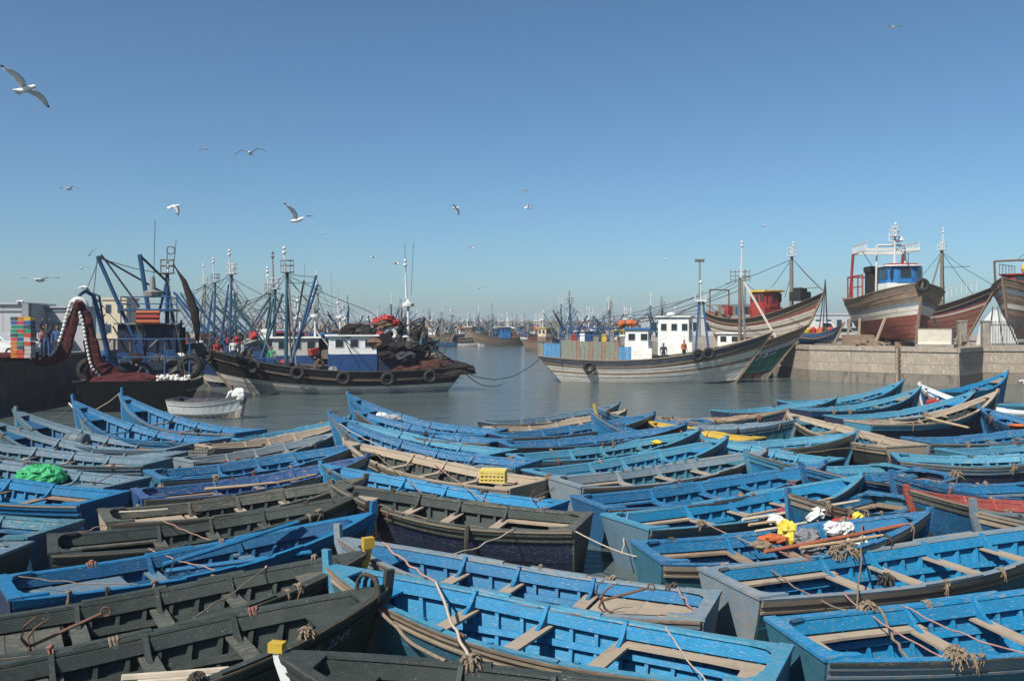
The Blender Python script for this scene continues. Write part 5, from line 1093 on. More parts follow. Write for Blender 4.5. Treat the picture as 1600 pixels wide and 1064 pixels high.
person('person in brown half hidden by the hanging net on the left quay',Vector((at(99,505,49).x,49.6,2.53)),R(-100),'brown','dark','stand',1.6)
person('person in pale shirt beside the man lifting his arms on the left quay',Vector((at(63,505,48).x,48.4,2.53)),R(-60),'grey','dark','walk',1.7)
fd=f2.sheer(.80)-.55
def on(root,fm,u,y,dz=0,bul=.55): p=local(root,(fm.L*u,y,fm.sheer(u)-bul+dz)); return p
person('man in white shirt standing at the bow of the dark trawler',on(t2,f2,.865,.3),R(-60),'white','blue','stand',1.74)
person('man in pale grey shirt next to the white shirt at the trawler bow',on(t2,f2,.835,-.3),R(-150),'grey','dark','stand',1.7)
person('person in red bending over at the bow of the dark trawler',on(t2,f2,.925,0,.1),R(-40),'red','dark','sit',1.7)
person('man in dark jacket at the far bow of the left moored trawlers',on(t2,f2,.95,-.2,.05),R(-100),'dark','dark','stand',1.68)
person('man bending over sacks on the deck of the dark trawler',on(t2,f2,.54,.7),R(-150),'brown','dark','bend',1.72)
person('man in green standing by the mast of the dark trawler',on(t2,f2,.73,-.6),R(-90),'green','dark','stand',1.7)
for i,(k,u,y,s,t_,ps,h,lb) in enumerate(((0,.90,.3,'white','dark','stand',1.7,'man in white at the bow of the trawler just behind the dark one'),(0,.84,-.4,'dark','blue','walk',1.72,'man in dark clothes walking on the bow of the trawler just behind the dark one'),(1,.92,.2,'red','dark','stand',1.68,'person in red at the bow of the trawler with the thick blue mast'),(1,.86,-.5,'blue','dark','bend',1.75,'person in blue bending at the bow of the trawler with the thick blue mast'),(1,.62,.8,'white','blue','stand',1.7,'man in white amidships on the trawler with the thick blue mast'),(2,.93,.1,'grey','dark','stand',1.7,'person in grey on the third row bow at left'))):
    person(lb,on(RAFT[k][0],RAFT[k][1],u,y),R(-60-40*i),s,t_,ps,h)
person('man in dark clothes hauling nets on the stern of the quayside trawler',local(t1,(2.7,-.4,.8)),R(-150),'dark','blue','bend',1.75)
person('man in blue overalls standing by the winch of the quayside trawler',local(t1,(3.0,1.7,.8)),R(-120),'blue','blue','stand',1.72)
person('man in dark jacket standing on the rusty-panelled trawler near its white cabin',on(r1,g1,.54,-.9),R(-100),'dark','dark','stand',1.72)
person('man in orange oilskins standing amid the bow of the rusty-panelled trawler',on(r1,g1,.63,.4),R(-60),'orange','dark','stand',1.7)
person('person in white standing by the long pale shed on the left quay',Vector((at(106,505,53).x,53,2.53)),R(-90),'white','dark','stand',1.7)
person('person in grey walking behind the fish crates on the left quay',Vector((at(58,505,50).x,50.5,2.53)),R(-40),'grey','blue','walk',1.74)
# ---------------------------------------------------------------- white dinghy
S=at(272,505,44.4); B_=at(391,505,43.6)
make_boat('G1',(S.x,44.4,0),math.atan2(43.4-44.4,B_.x-S.x),(B_.x-S.x),1.5,1.05,'white dinghy with a black rubbing rail crossing the dark water at left',ins='wp',gun='nv',out='wh',rail='wh',lod=1,nthw=2,group='small boats afloat away from the raft')
dg_,df_=PL['G1']
person('man in white sitting at the bow of the white dinghy',local(dg_,(df_.L*.80,.0,.22)),R(160),'white','dark','sit',1.7)
b=MB(); b.ball((0,0,.2),(.36,.33,.36),9,6,jit=.12,seed=3); o=b.build('white_bundle',[CLOTH['white']]); o.location=local(dg_,(df_.L*.9,0,.75)); tag(o,'white bundle in the bow of the white dinghy behind the man','bundle')
# ---------------------------------------------------------------- gulls
GW=plain('gull_white',(.72,.72,.72),.8,.05,5,b=0); GG=plain('gull_grey',(.26,.28,.30),.8,.1,5,b=0); GB=plain('gull_black',(.02,.02,.02),.8,.1,5,b=0); GY=plain('gull_beak',(.6,.38,.05),.5,.1,5,b=0)
def gull_mesh(up1,up2,sweep,tuck=0,stand=False):
    b=MB(); prof=[(-.30,.01,.05),(-.26,.03,.075),(-.12,.06,.055),(.02,.075,.075),(.12,.062,.065),(.19,.040,.045),(.235,.045,.047),(.27,.030,.032),(.285,.012,.014)]
    b.loft([[Vector((x,rz*1.0*math.cos(a) if x>-.2 else rz*1.4*math.cos(a),rr*math.sin(a)*(1 if x>-.2 else .35)+(.012 if x>.15 else 0))) for a in [2*math.pi*k/10 for k in range(10)]] for x,rr,rz in [(p[0],p[1] if p[0]>-.2 else p[1],p[2]) for p in prof]],0)
    b.loft([[Vector((.28,.010*math.cos(a),.012+.010*math.sin(a))) for a in [k*math.pi/2 for k in range(4)]],[Vector((.335,.002*math.cos(a),.004+.002*math.sin(a))) for a in [k*math.pi/2 for k in range(4)]]],3)
    for sd in(1,-1):
        y,z=.05,.03; st=[(y,z,.02,.16)]; L=[(.16,up1,.02,.165),(.17,up1*.8+up2*.2,.0,.145),(.16,up2,-.5*sweep,.115),(.14,up2*1.0,-1*sweep,.07),(.07,up2,-1.1*sweep,.02)]
        x=.03; rings=[]
        def ring(x,y,z,c): return [Vector((x+.06*c/.16,sd*y,z)),Vector((x-.3*c,sd*y,z+.012)),Vector((x-c,sd*y,z)),Vector((x-.3*c,sd*y,z-.008))]
        rings.append(ring(x,y,z,.16))
        for l,an,sw,c in L:
            l*=(1-tuck*.5); y+=l*math.cos(an); z+=l*math.sin(an); x+=l*sw+ (.05 if sw>0 else 0); rings.append(ring(x,y,z,c))
        n0=len(b.f); b.loft(rings[:5],[1,1,0,0]); b.loft(rings[4:],2)
    if stand:
        for y in(-.03,.03): b.tube([(.0,y,-.05),(.01,y,-.2),(.05,y,-.205)],.008,4,3)
    return b.mesh('gull',[GW,GG,GB,GY],True)
GM=[gull_mesh(.25,-.05,.35),gull_mesh(.55,-.35,.6,.2),gull_mesh(-.15,-.5,.4,.1),gull_mesh(.75,.35,.25),gull_mesh(-.4,-.7,.7,.5,True)]
GL=[ # px,py,span px,mesh,heading deg (0 = towards +x),bank,pitch,label
(40,140,66,0,-15,-27,10,'large gull banking at the top left of the sky'),(321,233,16,2,-90,5,0,'small gull flying towards us left of the wide-winged one'),(391,240,38,1,-80,8,0,'gull with drooped wings high above the left masts'),(107,296,26,1,-95,0,0,'small gull gliding level over the crates at left'),
(272,323,34,2,30,25,15,'gull with bent wings turning above the left trawlers'),(465,344,46,3,-32,-14,8,'large white gull in side view over the left masts'),(503,364,9,2,10,0,0,'tiny gull just below the large side-view gull'),(712,325,21,2,-30,-30,0,'gull with drooped wings left of the upper centre pair'),
(825,325,20,1,20,25,0,'pale gull right of the drooped-wing gull in mid sky'),(821,298,12,1,40,0,0,'faint gull above the pale mid-sky gull'),(738,388,13,3,-60,20,0,'faint gull low in the centre of the sky'),(583,402,16,0,10,5,0,'gull in the middle left sky, left of a near neighbour'),
(619,412,19,1,-20,15,0,'gull in the middle left sky, right of its near neighbour'),(1395,44,22,1,-100,0,0,'lone gull at the top right of the sky'),(1195,352,11,2,0,0,0,'tiny gull above the brown mast at right'),(62,438,42,0,-95,0,0,'gull with spread wings above the grey shed at left'),
(139,398,20,3,-80,10,0,'gull flapping above the quayside trawler boom, upper of two'),(152,405,14,2,-10,0,0,'gull just right of the flapping gull above the boom'),(127,420,20,1,-70,0,0,'gull below the boom tip at left'),(418,431,24,2,-60,70,0,'gull steeply banked between the blue masts'),
(1278,600,18,3,60,40,0,'white gull low over the water by the quay corner'),(1385,537,18,3,20,60,15,'white gull taking off from the quay edge'),(967,462,14,2,80,60,0,'dark gull over the far boats right of centre'),(748,450,20,0,-90,0,0,'dim gull gliding above the far harbour line'),(830,467,9,1,-90,0,0,'tiny dark gull above the far masts'),
(702,484,13,1,-60,-20,0,'dark gull above the far left masts, left one'),(1010,482,9,0,10,0,0,'white gull near the cables, left one'),(1040,405,8,2,0,0,0,'faint tiny gull in the right of centre sky'),(113,470,9,2,-90,0,0,'pale gull over the shed roof')]
for px,py,sp,mi,hd,bk,pt_,lb in GL:
    D=min(150,1.33*F/sp*.74); o=ob('gull',GM[mi]); o.location=at(px,py,D); o.rotation_mode='XYZ'
    o.rotation_euler=(Matrix.Rotation(R(hd),3,'Z')@Matrix.Rotation(R(-pt_),3,'Y')@Matrix.Rotation(R(bk),3,'X')).to_euler(); tag(o,lb,'gull','gulls')
for px,py,D,lb in((130,452,47.9,'gull perched on top of the net crane'),(31,474,56.4,'gull standing on the roof of the grey shed'),(1598,598,66.8,'gull standing low by the quay wall at the right edge')):
    o=ob('gull',GM[4]); o.location=at(px,py-3,D); o.rotation_euler=(0,0,R(-20)); tag(o,lb,'gull','gulls')
# ---------------------------------------------------------------- things lying in the boats
def inb(k,u,y,z):
    root,fm=PL[k]; return local(root,(fm.L*u,y,z))
def blob(name,p,d,m,label,cat,seed=0,jit=.18,n=12,group=None,rz=0):
    b=MB(); b.ball((0,0,d[2]*.8),d,n,8,jit=jit,seed=seed); o=b.build(name,[m]); o.location=p; o.rotation_euler=(0,0,rz); return tag(o,label,cat,group)
GN=plain('green_net_fabric',(.03,.36,.13),.7,.5,14,b=.8)
heap('green_net_bag',gp(64,752,.50),(.62,.5,.40),GN,'green net bag heaped in the pale teal boat at the left edge','net bag',4,22)
def basket(p,rz,d,m,label,group=None,solid=False):
    root=empty('fish_basket',p,rz,label,'basket' if not solid else 'crate',group); x,y,h=d
    for k in range(4):
        b=MB(); sx=(0,0,-1,1)[k]; sy=(-1,1,0,0)[k]; ln=x if k<2 else y
        for z in(.02,h*.35,h*.68,h-.02): b.box((sx*x/2,sy*y/2,z),((ln,.02,.045) if k<2 else (.02,ln-.03,.045)))
        nn_=7
        for i in range(nn_):
            t=(i/(nn_-1)-.5)*(ln-.04); b.box((sx*(x/2-.004)+(t if k<2 else 0),sy*(y/2-.004)+(t if k>1 else 0),h/2),((.03,.012,h-.03) if k<2 else (.012,.03,h-.03)))
        tag(b.build('basket_side',[m],root),kind='stuff')
    b=MB(); b.box((0,0,.012),(x-.03,y-.03,.02)); b.build('basket_base',[m],root); return root
basket(gp(96,682,.55),R(20),(.5,.36,.28),CRC['red'],'red plastic crate in the dark blue boat with the long oar',solid=True)
basket(gp(313,722,.42),R(0),(.55,.4,.36),plain('grey_wire',(.15,.15,.14)),'grey wire basket in the teal boat of the left cluster')
yb=basket(gp(771,752,.62),R(172),(.62,.42,.28),plain('yellow_basket',(.62,.47,.12),.6,.2,6),'yellow plastic crate standing on the brown boat in the centre',solid=True)
b=MB(); b.box((0,0,.285),(.64,.44,.03)); b.build('crate_lid',[plain('yellow_basket',(0,0,0))],yb)
blob('orange_cloth',gp(143,664,.62),(.42,.26,.2),CLOTH['orange'],'orange cloth bundle in the boat with the wood and blue stem','cloth',1,.3)
blob('white_sack',gp(214,646,.62),(.40,.24,.20),CLOTH['white'],'white sack in the bow of the tall-stemmed far left boat','sack',2,.25)
def barrel(p,rz,m,label,r=.25,l=.7,lying=True):
    root=empty('barrel',p,rz,label,'barrel'); b=MB(); M=Matrix.Rotation(math.pi/2,4,'Y') if lying else None
    b.lathe([(.02,-l/2),(r*.9,-l/2),(r,-l/4),(r*1.03,0),(r,l/4),(r*.9,l/2),(.02,l/2)],(0,0,r if lying else l/2),12,M=M); b.build('barrel_body',[m],root,True)
    for t in(-.25,.25): b=MB(); b.torus((t*l if lying else 0,0,r if lying else l/2+t*l),r*1.0,.018,'x' if lying else 'z',14,4); b.build('barrel_hoop',[m],root)
barrel(gp(120,700,.45),R(-10),plain('grey_barrel',(.09,.12,.14),.6),'grey barrel lying in the bow-left boat at the left edge')
barrel(gp(153,687,.40),R(5),plain('dark_brown_pad',(.06,.05,.06),.8),'dark roll lying in the boat behind the grey barrel',.17,.75)
def oar(p,q,label,m,r=.03,blade=True,group=None,cat='oar'):
    root=empty('oar' if blade else 'wooden_pole',p,0,label,cat,group); d=q-p; b=MB(); b.tube([(0,0,0),d*.5+Vector((0,0,-.01)),d],[r,r*1.05,r*.85],7); b.build('shaft',[m],root)
    if blade: b=MB(); t=d.normalized(); b.bar(d*.76,d*1.0+t*.02,.12,.022); b.build('blade',[m],root)
    return root
OW=plain('oar_wood',(.40,.28,.17),.7,.25,4); PW=plain('pale_pole_wood',(.48,.41,.31),.8,.25,5)
oar(gp(40,655,1.0),gp(80,680,.72),'wooden oar sticking out over the bow of the dark blue boat at left',OW,.04)
oar(gp(108,630,1.2),gp(133,656,.78),'wooden pole in the bow beside the orange cloth',PW,.035,False,cat='pole')
oar(gp(320,764,.74),gp(430,754,.76),'brown wooden pole along the indigo boat, left half of the pair',OW,.035,False,cat='pole')
oar(gp(432,754,.76),gp(494,741,.80),'thin brown pole along the indigo boat, right half of the pair',OW,.028,False,cat='pole')
oar(gp(186,800,.80),gp(262,795,.78),'thin pale pole lying over the stern of the upper olive boat',PW,.02,False,cat='pole')
BO_=bm_('bl','l'); oar(gp(255,882,.55),gp(465,815,.95),'blue painted oar, upper of two in the all blue boat',BO_,.04); oar(gp(260,892,.52),gp(485,862,.72),'blue painted oar, lower of two in the all blue boat',BO_,.04)
oar(gp(190,1060,.72),gp(357,1046,.62),'pale wooden pole, upper of two in the nearest olive boat',PW,.045,False,cat='pole'); oar(gp(215,1068,.66),gp(352,1055,.58),'pale wooden pole, lower of two in the nearest olive boat',PW,.04,False,cat='pole')
blob('bottle_float',gp(416,897,.70),(.035,.035,.075),plain('amber_plastic',(.35,.14,.03),.4),'brown float tied at the rail between the blue boat and the olive boat','float',1,.05)
oar(gp(544,625,1.3),gp(575,645,1.0),'pale oar sticking up in the bow full of sacks',PW,.04)
for i,(px,py,c,d) in enumerate(((567,641,'yellow',(.34,.24,.18)),(578,645,'yellow',(.22,.2,.16)),(586,647,'white',(.18,.16,.16)),(596,656,'white',(.25,.2,.15)),(609,660,'grey',(.42,.28,.16)),(592,662,'brown',(.3,.2,.14)))):
    blob('sack',gp(px,py,.95-.03*i),d,CLOTH[c],('yellow bag nearest the stem in the sack-filled bow','smaller yellow bag in the sack-filled bow','small white bag in the sack-filled bow','white bag below the small white one in the sack-filled bow','pale grey sheet at the inner end of the sack-filled bow','brown lump below the bags in the sack-filled bow')[i],'bag',i+3,.25,group='bags in the far centre bow')
def anchor(p,rz,label,s=1.0,m=RUST,tilt=1.2):
    root=empty('grapnel_anchor',p,rz,label,'anchor','grapnel anchors'); M=Matrix.Rotation(tilt,4,'Y'); b=MB(); b.tube([M@Vector((0,0,0)),M@Vector((0,0,.85*s))],.022*s,6); b.build('shank',[m],root)
    for k in range(4):
        a=k*math.pi/2+.4; pts=[M@Vector((r*math.cos(a)*s,r*math.sin(a)*s,z*s)) for r,z in((0,0),(.16,-.02),(.30,.08),(.36,.24))]; b=MB(); b.tube(pts,[.02*s,.018*s,.016*s,.008*s],5); b.build('fluke',[m],root)
    b=MB(); b.torus(M@Vector((0,0,.9*s)),.055*s,.014*s,'y',10,5); b.build('ring',[m],root)
anchor(gp(148,757,.62),R(60),'grapnel anchor on the deck of the pale teal boat',.55); anchor(gp(940,938,.62),R(-25),'rusty grapnel anchor on the wooden stern deck in the centre foreground',.85); anchor(gp(45,1010,.62),R(20),'rusty anchor with long flukes on the stern boards of the dark olive boat',1.0); anchor(gp(300,800,.6),R(90),'small grapnel on the deck of the upper olive boat',.5); anchor(gp(832,778,.66),R(10),'grapnel anchor on the stern of the brightest cyan boat',.55); anchor(gp(265,896,.62),R(100),'small dark grapnel on the grey deck of the all blue boat',.4,WIRE); anchor(gp(722,728,.62),R(40),'grapnel on the stern deck of the big bow-left boat',.5)
anchor(gp(1130,908,.5),R(30),'rusty hook lying in the large blue boat at right',.4)
# net hung over the rail of the dark boat
root,fm=PL['C6']; b=MB(); q=random.Random(2)
for i in range(26):
    u=.72+.06*i/26; p=fm.pt(u,fm.sheer(u)+.05,1,.02); o_=q.uniform(.02,.1); dn=q.uniform(.45,.68)
    b.tube([p+Vector((0,-.1,.0)),p+Vector((0,.03,.02)),p+Vector((0,o_+.03,-.2)),p+Vector((q.uniform(-.03,.03),o_+.02,-dn))],[.028,.03,.028,.015],5)
o=b.build('draped_net',[NETB]); o.location=root.location; o.rotation_euler=root.rotation_euler; tag(o,'dark brown net draped over the rail of the olive and navy boat','net')
root,fm=PL['C6']; b=MB(); p=fm.pt(.36,fm.sheer(.36),1,.05); b.tube([p+Vector((0,0,.05)),p+Vector((0,.06,-.2)),p+Vector((.01,.05,-.62))],[.05,.045,.03],6); o=b.build('hanging_rope',[ROPE_D]); o.location=root.location; o.rotation_euler=root.rotation_euler; tag(o,'thick wet rope hanging down the navy boat side into the gap','rope')
# cargo pile of the two loaded boats
YB=plain('yellow_sheet',(.60,.45,.05),.55,.3,8,b=.5); GB_=plain('grey_net_bundle',(.2,.2,.21),.95,.6,30,b=.9); WB=plain('white_foam_floats',(.6,.6,.57),.7,.3,9,b=.4)
for i,(px,py,z,d,m,lb,c) in enumerate(((1229,838,.72,(.24,.22,.26),YB,'yellow bag on top of the load in the right middle boat','bag'),(1236,852,.60,(.16,.14,.2),YB,'yellow strip hanging below the yellow bag','bag'),(1262,850,.66,(.34,.27,.22),GB_,'grey net bundle beside the yellow bag, upper one','net'),(1270,868,.55,(.34,.27,.16),GB_,'grey net bundle beside the yellow bag, lower one','net'),(1302,834,.72,(.25,.2,.19),WB,'white strapped float bundle right of the grey net, left one','float'),(1322,834,.72,(.23,.2,.18),WB,'white strapped float bundle right of the grey net, right one','float'),(1272,812,.80,(.30,.22,.24),CLOTH['white'],'white sack between the two loaded boats','sack'),(1212,818,.75,(.25,.2,.14),CLOTH['white'],'white rag bundle left of the white sack','rag'),(1226,806,.78,(.26,.2,.14),plain('maroon_cloth',(.22,.05,.07),.9),'maroon cloth above the white rag bundle','cloth'),(1208,848,.66,(.35,.17,.13),CLOTH['orange'],'orange net float string left of the yellow bag','float'),(1190,858,.62,(.28,.2,.12),ROPE,'heap of brown rope at the left end of the load','rope'),(1320,818,.76,(.34,.18,.1),CLOTH['red'],'red cloth behind the white float bundles','cloth'),(1342,850,.66,(.28,.16,.12),CLOTH['white'],'white rag hanging right of the float bundles','rag'),(1340,816,.80,(.18,.14,.16),YB,'small yellow flag cloth at the right end of the load','flag'))):
    blob('cargo_'+lb.split()[1 if lb.split()[0] in('small','maroon','yellow','white','grey','red','orange') else 2],gp(px,py,z-.04),tuple(e*.66 for e in d),m,lb,c,i+20,.28,14,group='cargo in the two loaded boats')
for i,(a,c,r) in enumerate((((1160,812,.80),(1342,782,.92),.032),((1165,806,.82),(1300,778,.9),.026),((1170,820,.76),(1290,803,.82),.03),((1195,862,.72),(1420,818,.86),.035),((1250,856,.72),(1380,836,.8),.03),((1180,830,.72),(1260,816,.8),.026))):
    oar(gp(*a),gp(*c),('pale pole nearest the far rail','thin pole next to the pale one','brown pole under the maroon cloth','long red-brown oar to the right','shorter pole under the grey net','thin brown stick at the left')[i]+' in the loaded boats',(PW,OW,OW,plain('red_brown_oar',(.33,.10,.05)),OW,PW)[i],r,i==3,cat='oar' if i==3 else 'pole')
jc=empty('jerrycan',gp(1459,640,.62),R(10),'red plastic jerrycan in a far boat of the right cluster','jerrycan'); b=MB(); b.loft([[Vector((x,y,z)) for x,y in((-.26*k,-.17*k),(.26*k,-.17*k),(.26*k,.17*k),(-.26*k,.17*k))] for z,k in((0,.95),(.04,1),(.38,1),(.46,.8))]); b.build('can_body',[CLOTH['red']],jc)
b=MB(); b.tube([(-.13,0,.45),(-.1,0,.54),(.08,0,.54),(.1,0,.45)],.025,5); b.build('can_handle',[CLOTH['red']],jc); b=MB(); b.lathe([(.05,0),(.05,.07),(.02,.08)],(.2,0,.44),8); b.build('can_cap',[CLOTH['white']],jc)
tb=empty('orange_tub',gp(1592,680,.60),0,'orange tub on the blue boat entering from the right edge','tub'); b=MB(); b.lathe([(.02,0),(.24,0),(.30,.34),(.32,.34),(.32,.37),(.28,.37),(.22,.04),(.02,.03)],(0,0,0),14); b.build('tub_body',[CLOTH['orange']],tb,True); b=MB(); b.torus((0,0,.35),.31,.02,'z',14,5); b.build('tub_rim',[CLOTH['orange']],tb)
oar(gp(1447,652,.9),gp(1513,668,.72),'wooden oar lying over the rails beside the white-lettered bow',OW,.045)
for i,(px,py) in enumerate(((1032,690),(1026,694))): blob('rope_coil',gp(px,py,.7),(.16,.14,.07),CLOTH['yellow'] if i else ROPE,('brown rope coil hung by the yellow gunwale','yellow rope coil hung by the yellow gunwale')[i],'rope',i,.3)
GP=[]
for k_,(r_,f_) in PL.items():
    M_=Matrix.Translation(r_.location)@r_.rotation_euler.to_matrix().to_4x4()
    for i_ in range(41):
        for s_ in(1,-1): GP.append(M_@(f_.pt(i_/40*.99,f_.sheer(i_/40*.99),s_,-.02)+Vector((0,0,.045))))
def snap(p,lim=1.3):
    if p.z<.58: return p
    best=min(GP,key=lambda g:(g-p).length); return best.copy() if (best-p).length<lim else p
# rope mops used as fenders
def mop(p,s,label,m=ROPE,n=46):
    q=random.Random(label); b=MB(); b.ball((0,0,0),(s*.5,s*.45,s*.45),8,6,jit=.2)
    for i in range(n):
        a=q.uniform(0,6.28); e=q.uniform(-.6,1.3); d=Vector((math.cos(a)*math.cos(e),math.sin(a)*math.cos(e),math.sin(e))); k=d.cross(Vector((0,0,1)))*q.uniform(-.6,.6)
        b.tube([d*s*.3,d*s*.75+k*s*.3,d*s*1.05+k*s*.7-Vector((0,0,s*.35))],[.016,.014,.008],4)
    o=b.build('rope_fender',[m]); o.location=p; tag(o,label,'rope fender','frayed rope fenders')
for px,py,z,s,lb,m in((745,1030,.76,.17,'frayed rope fender on the near rail of the bright blue centre boat',ROPE),(1358,868,.76,.24,'big frayed rope mop on the gunwale of the large blue boat at right',ROPE),(1336,868,.76,.17,'smaller rope lump left of the big mop at right',ROPE),(1487,742,.76,.24,'frayed rope mop on the rail of the pale boat at the right edge',ROPE),(1484,766,.45,.2,'rope mop hanging below the other one at the right edge',ROPE),(1385,906,.5,.2,'dark hanging rope bundle inside the large blue boat at right',ROPE_D),(268,1035,.74,.13,'dark frayed rope knot on the rail of the nearest olive boat',ROPE_D),(1404,966,.74,.15,'rope knot on the far rail of the nearest light blue boat',ROPE),(1565,1052,.74,.2,'frayed rope knot at the bottom right corner',ROPE),(1385,640,.7,.1,'small rope knot on a far right boat',ROPE),(868,752,.7,.13,'pale rope bundle on the transom of the grey-teal boat',ROPE),(965,757,.7,.0,'',ROPE),(480,1000,.8,.14,'rope knot on the nearest olive boat below its bow',ROPE),(1068,803,.74,.16,'rope lump on the rail of the white-specked blue boat',ROPE)):
    if s: mop(snap(gp(px,py,z))+Vector((0,0,.02)) if z>.6 else gp(px,py,z),s*.78,lb,m)
# ---------------------------------------------------------------- mooring lines
def rope(a,b_,label,sag=.15,r=.014,m=None,n=9,cat='rope',name='mooring_rope',wig=.02,grp=None):
    q=random.Random(label); pts=[]
    for i in range(n+1):
        t=i/n; p=a.lerp(b_,t); p.z-=sag*4*t*(1-t); e=wig if 0<i<n else 0; pts.append(p+Vector((q.uniform(-e,e),q.uniform(-e,e),q.uniform(-e,e))))
    b=MB(); b.tube(curve(pts,3),r,5); o=b.build(name,[m or ROPE],None,True); return tag(o,label,cat,grp)
PR=plain('pink_rope',(.36,.2,.16),.9,.3,20); PALE=plain('pale_rope',(.45,.36,.28),.9,.3,20)
RP=[((602,852,.82),(668,915,.86),.05,.018,PR,'pinkish rope from the dark stem to the knot on the bright blue boat'),((668,915,.86),(738,1058,.74),.03,.020,PALE,'pale rope across the inside of the bright blue centre boat'),((578,900,1.12),(700,1035,.72),.12,.026,ROPE,'thick brown rope from the olive bow down to the bright blue boat'),
((412,898,.8),(300,1000,.72),.02,.010,ROPE,'thin cord hanging into the dark olive boat'),((310,860,.9),(372,902,.74),.10,.016,ROPE,'slack rope over the rail of the all blue boat'),((235,836,.78),(318,862,.86),.05,.010,PR,'thin pink cord crossing from the olive boat to the blue oars'),((252,800,.74),(335,832,.72),.03,.009,PR,'thin red cord over the second olive boat'),((20,902,.70),(222,902,.74),.04,.009,ROPE,'thin cord running along the stern of the all blue boat'),
((530,740,.9),(560,755,.9),.03,.01,ROPE,'short cord at the olive bows'),((520,745,.95),(700,812,.76),.10,.013,ROPE,'long rope from the olive bows across to the navy boat'),((700,812,.76),(905,822,.76),.06,.012,ROPE,'rope running along the olive navy boat to its stern'),((905,822,.78),(1128,858,.76),.22,.013,PALE,'rope from the navy boat stern over the gap to the loaded boat'),
((700,868,.55),(800,822,.72),.05,.013,PALE,'pale line rising across the navy hull side'),((570,704,.8),(705,770,.74),.05,.014,ROPE,'rope over the grey hull of the big bow-left boat'),((660,722,.74),(775,785,.72),.03,.013,PR,'rope from the big bow-left boat to the cyan boat stern'),((592,678,.9),(626,712,.72),.02,.014,PALE,'pale rope inside the big bow-left boat'),((515,680,1.1),(600,708,.82),.05,.013,PALE,'rope along the faded grey bow of the big boat'),
((530,655,1.2),(540,620,1.4),.05,.008,ROPE_D,'thin dark cord between the two centre far bows'),((990,790,.80),(972,865,.2),.02,.014,PALE,'rope end hanging in front of the gap of water'),((1195,868,.74),(1355,958,.76),.08,.013,ROPE,'rope across the loaded boat to the big blue boat'),((1120,815,.78),(1250,860,.72),.05,.011,PR,'reddish cord over the loaded boat stern'),((1105,846,.80),(1150,880,.74),.04,.011,PR,'short reddish cord at the loaded boat transom'),
((1285,905,.74),(1440,990,.76),.08,.012,PR,'pinkish rope across the large blue boat'),((1440,950,.78),(1600,1000,.76),.06,.011,PR,'thin rope over the nearest light blue boat'),((1360,805,.80),(1366,948,.78),.02,.014,ROPE,'rope coming down to the rail of the large blue boat'),((1412,955,.74),(1420,1030,.45),.05,.02,ROPE,'thick rope hanging into the nearest light blue boat'),((1420,1030,.45),(1470,1045,.40),.03,.02,ROPE,'end of the thick rope on the floor of the nearest light blue boat'),
((1240,700,.8),(1340,690,.8),.05,.014,ROPE,'rope over the slanting grey boat'),((1040,700,.85),(1140,700,.8),.05,.011,ROPE,'cord between bows in the right cluster'),((1385,700,.78),(1330,668,.85),.04,.016,ROPE,'thick rope along the stern of the slanting boat'),((140,645,.9),(187,622,1.5),.05,.014,PALE,'pale rope between the two far left stems'),((150,650,.9),(185,632,1.3),.02,.014,bm_('bl','l'),'blue spar between the two far left stems'),((80,655,.9),(105,640,1.2),.05,.010,ROPE,'thin line to the wood and blue stem'),
((245,690,.75),(320,700,.75),.05,.012,ROPE_D,'dark rope between sterns at left'),((200,760,.72),(260,730,.75),.05,.014,ROPE_D,'dark rope by the sterns of the left cluster'),((115,820,.7),(142,812,.74),.03,.010,PR,'red cord between the dark boat and the olive stern'),((1010,990,.76),(1110,1064,.66),.05,.010,PALE,'thin pale line over the stern of the bright blue boat'),((900,895,.78),(960,905,.74),.06,.013,PR,'reddish rope on the wooden stern deck'),((1060,905,.74),(1090,945,.72),.04,.014,PR,'reddish rope at the corner of the wooden stern deck')]
for a,c,sg,r,m,lb in RP: rope(snap(gp(*a)),snap(gp(*c)),lb,sg,r,m)
# coil round the olive bow
root,fm=PL['B10']; p=fm.pt(.965,fm.sheer(.965)+.02,1,0); b=MB()
for k in range(3): b.torus(Vector((p.x-.05*k,0,p.z+.01*k)),.17+.02*k,.028,'x',14,6,M=Matrix.Rotation(.25*k-.2,4,'Z'))
o=b.build('rope_coil',[ROPE_D]); o.location=root.location; o.rotation_euler=root.rotation_euler; tag(o,'thick dark rope wound round the bow of the nearest olive boat','rope')
rope(local(t2,(.1,0,1.3)),Vector((at(785,597,65).x,65,.02)),'mooring line from the dark trawler stern down to the water',.6,.03,WIRE); rope(local(t2,(.1,.4,1.2)),local(r1,(.0,0,1.7)),'long slack line between the dark trawler stern and the rusty-panelled trawler',1.15,.03,WIRE,14)
rope(at(900,522,78),at(1160,452,77),'cable rising from the right trawlers to the brown mast, upper',.5,.03,WIRE,10,'cable','cable'); rope(at(985,500,78),at(1100,455,77),'thin cable above the white cabin',.3,.025,WIRE,8,'cable','cable'); rope(at(985,492,78),at(1095,490,77),'level cable behind the white cabin',.1,.025,WIRE,6,'cable','cable')
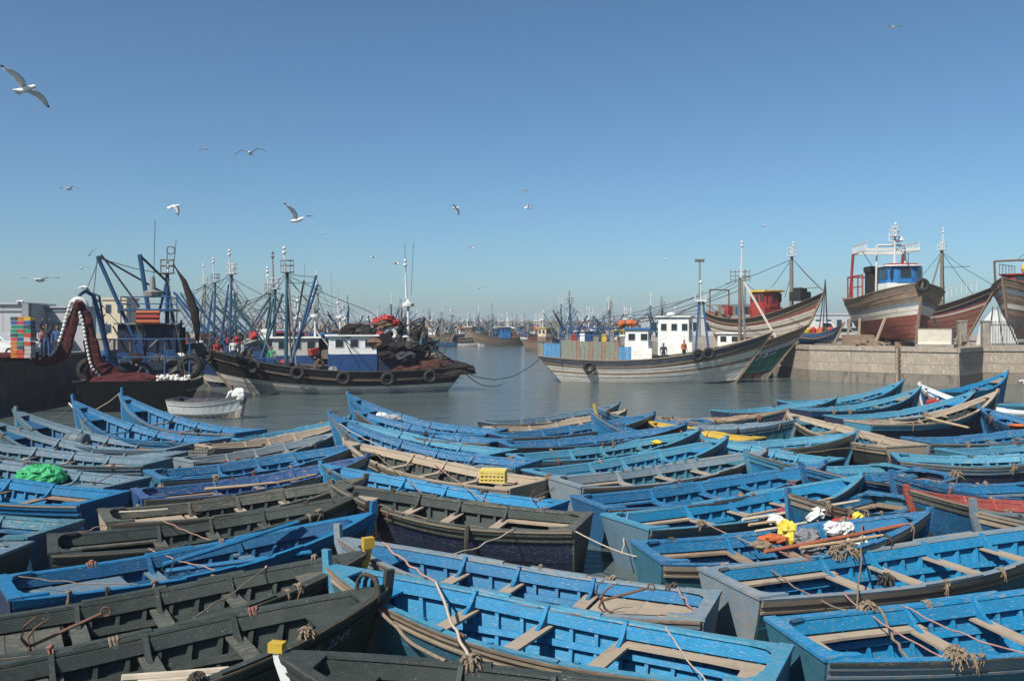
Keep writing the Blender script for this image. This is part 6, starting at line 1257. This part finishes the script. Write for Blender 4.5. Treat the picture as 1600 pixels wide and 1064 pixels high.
# ---------------------------------------------------------------- loose gear lying on the bottom boards
def coil_mesh(seed):
    q=random.Random(seed); b=MB(); pts=[]
    for k in range(42):
        a=k*.62; r=.10+.05*math.sin(k*.9)+.004*k*q.uniform(.4,1); pts.append((r*math.cos(a)*1.2,r*math.sin(a),.02+.0022*k+q.uniform(0,.012)))
    b.tube(pts,.017,4); return b.mesh('rope_coil',[ROPE])
CMS=[coil_mesh(i) for i in range(4)]
qq=random.Random(77)
def tub_mesh(m):
    b=MB(); b.lathe([(.02,0),(.13,0),(.155,.26),(.165,.26),(.165,.28),(.145,.28),(.12,.03),(.02,.02)],(0,0,0),12); b.torus((0,.0,.27),.155,.008,'z',12,4); return b.mesh('bucket',[m],True)
BKM=[tub_mesh(CLOTH[c]) for c in('blue','white','orange','dark')]
def lump_mesh(i,m):
    q=random.Random(i); b=MB(); b.ball((0,0,.08),(.30,.22,.12),12,7,jit=.25,seed=i)
    for k in range(14):
        a=q.uniform(0,6.28); r=q.uniform(0,.26); pts=[(r*math.cos(a)+.07*math.cos(a+j),.75*r*math.sin(a)+.07*math.sin(a+j),.13*(1-r*2)+.03+q.uniform(0,.03)) for j in range(6)]; b.tube(pts,.012,4)
    return b.mesh('net_lump',[m])
LMS=[lump_mesh(i,m) for i,m in enumerate((NETB,NETK,ROPE_D,NETB))]
for k_,(r_,f_) in PL.items():
    if k_ in('G1','G2'): continue
    near=f_.L*F/r_.location.y>330; kinds=[0,1,2]; qq.shuffle(kinds)
    for i_,kind in enumerate(kinds[:3 if near else qq.choice((1,1,2))]):
        u=.40+.17*i_+qq.uniform(-.06,.06); y=qq.uniform(-.45,.45)*f_.hb(u)
        o=ob(('rope_coil','net_lump','bucket')[kind],qq.choice((CMS,LMS,BKM)[kind]))
        nm_=('coil of rope','net bundle','bucket')[kind]; lb='%s in the %s'%(nm_,r_['label'])
        if len(lb.split())>16: lb='%s in the %s'%(nm_,r_['label'].split(',')[0])
        if len(lb.split())>16: lb=('coil of old brown rope lying on the bottom boards of a rowing boat','small bundled fishing net lying on the bottom boards of a rowing boat','plastic bucket standing on the bottom boards of a rowing boat')[kind]
        tag(o,lb,('rope','net','bucket')[kind],('rope coils lying in the boats','net bundles lying in the boats','buckets standing in the boats')[kind])
        o.location=local(r_,(f_.L*u,y,-.155)); o.rotation_euler=(qq.uniform(-.1,.1),qq.uniform(-.1,.1),qq.uniform(0,6)); s_=qq.uniform(.8,1.3); o.scale=(s_,s_,s_)
# ---------------------------------------------------------------- light sea haze
hm=bpy.data.materials.new('sea_haze'); hm.use_nodes=True; hn=hm.node_tree; hn.nodes.remove(hn.nodes['Principled BSDF']); pv=hn.nodes.new('ShaderNodeVolumePrincipled')
pv.inputs['Color'].default_value=(.86,.92,1,1); pv.inputs['Density'].default_value=.0004; pv.inputs['Anisotropy'].default_value=.1; hn.links.new(pv.outputs[0],hn.nodes['Material Output'].inputs['Volume'])
b=MB(); b.box((0,720,7.0),(3120,1680,24)); tag(b.build('haze',[hm]),kind='stuff')
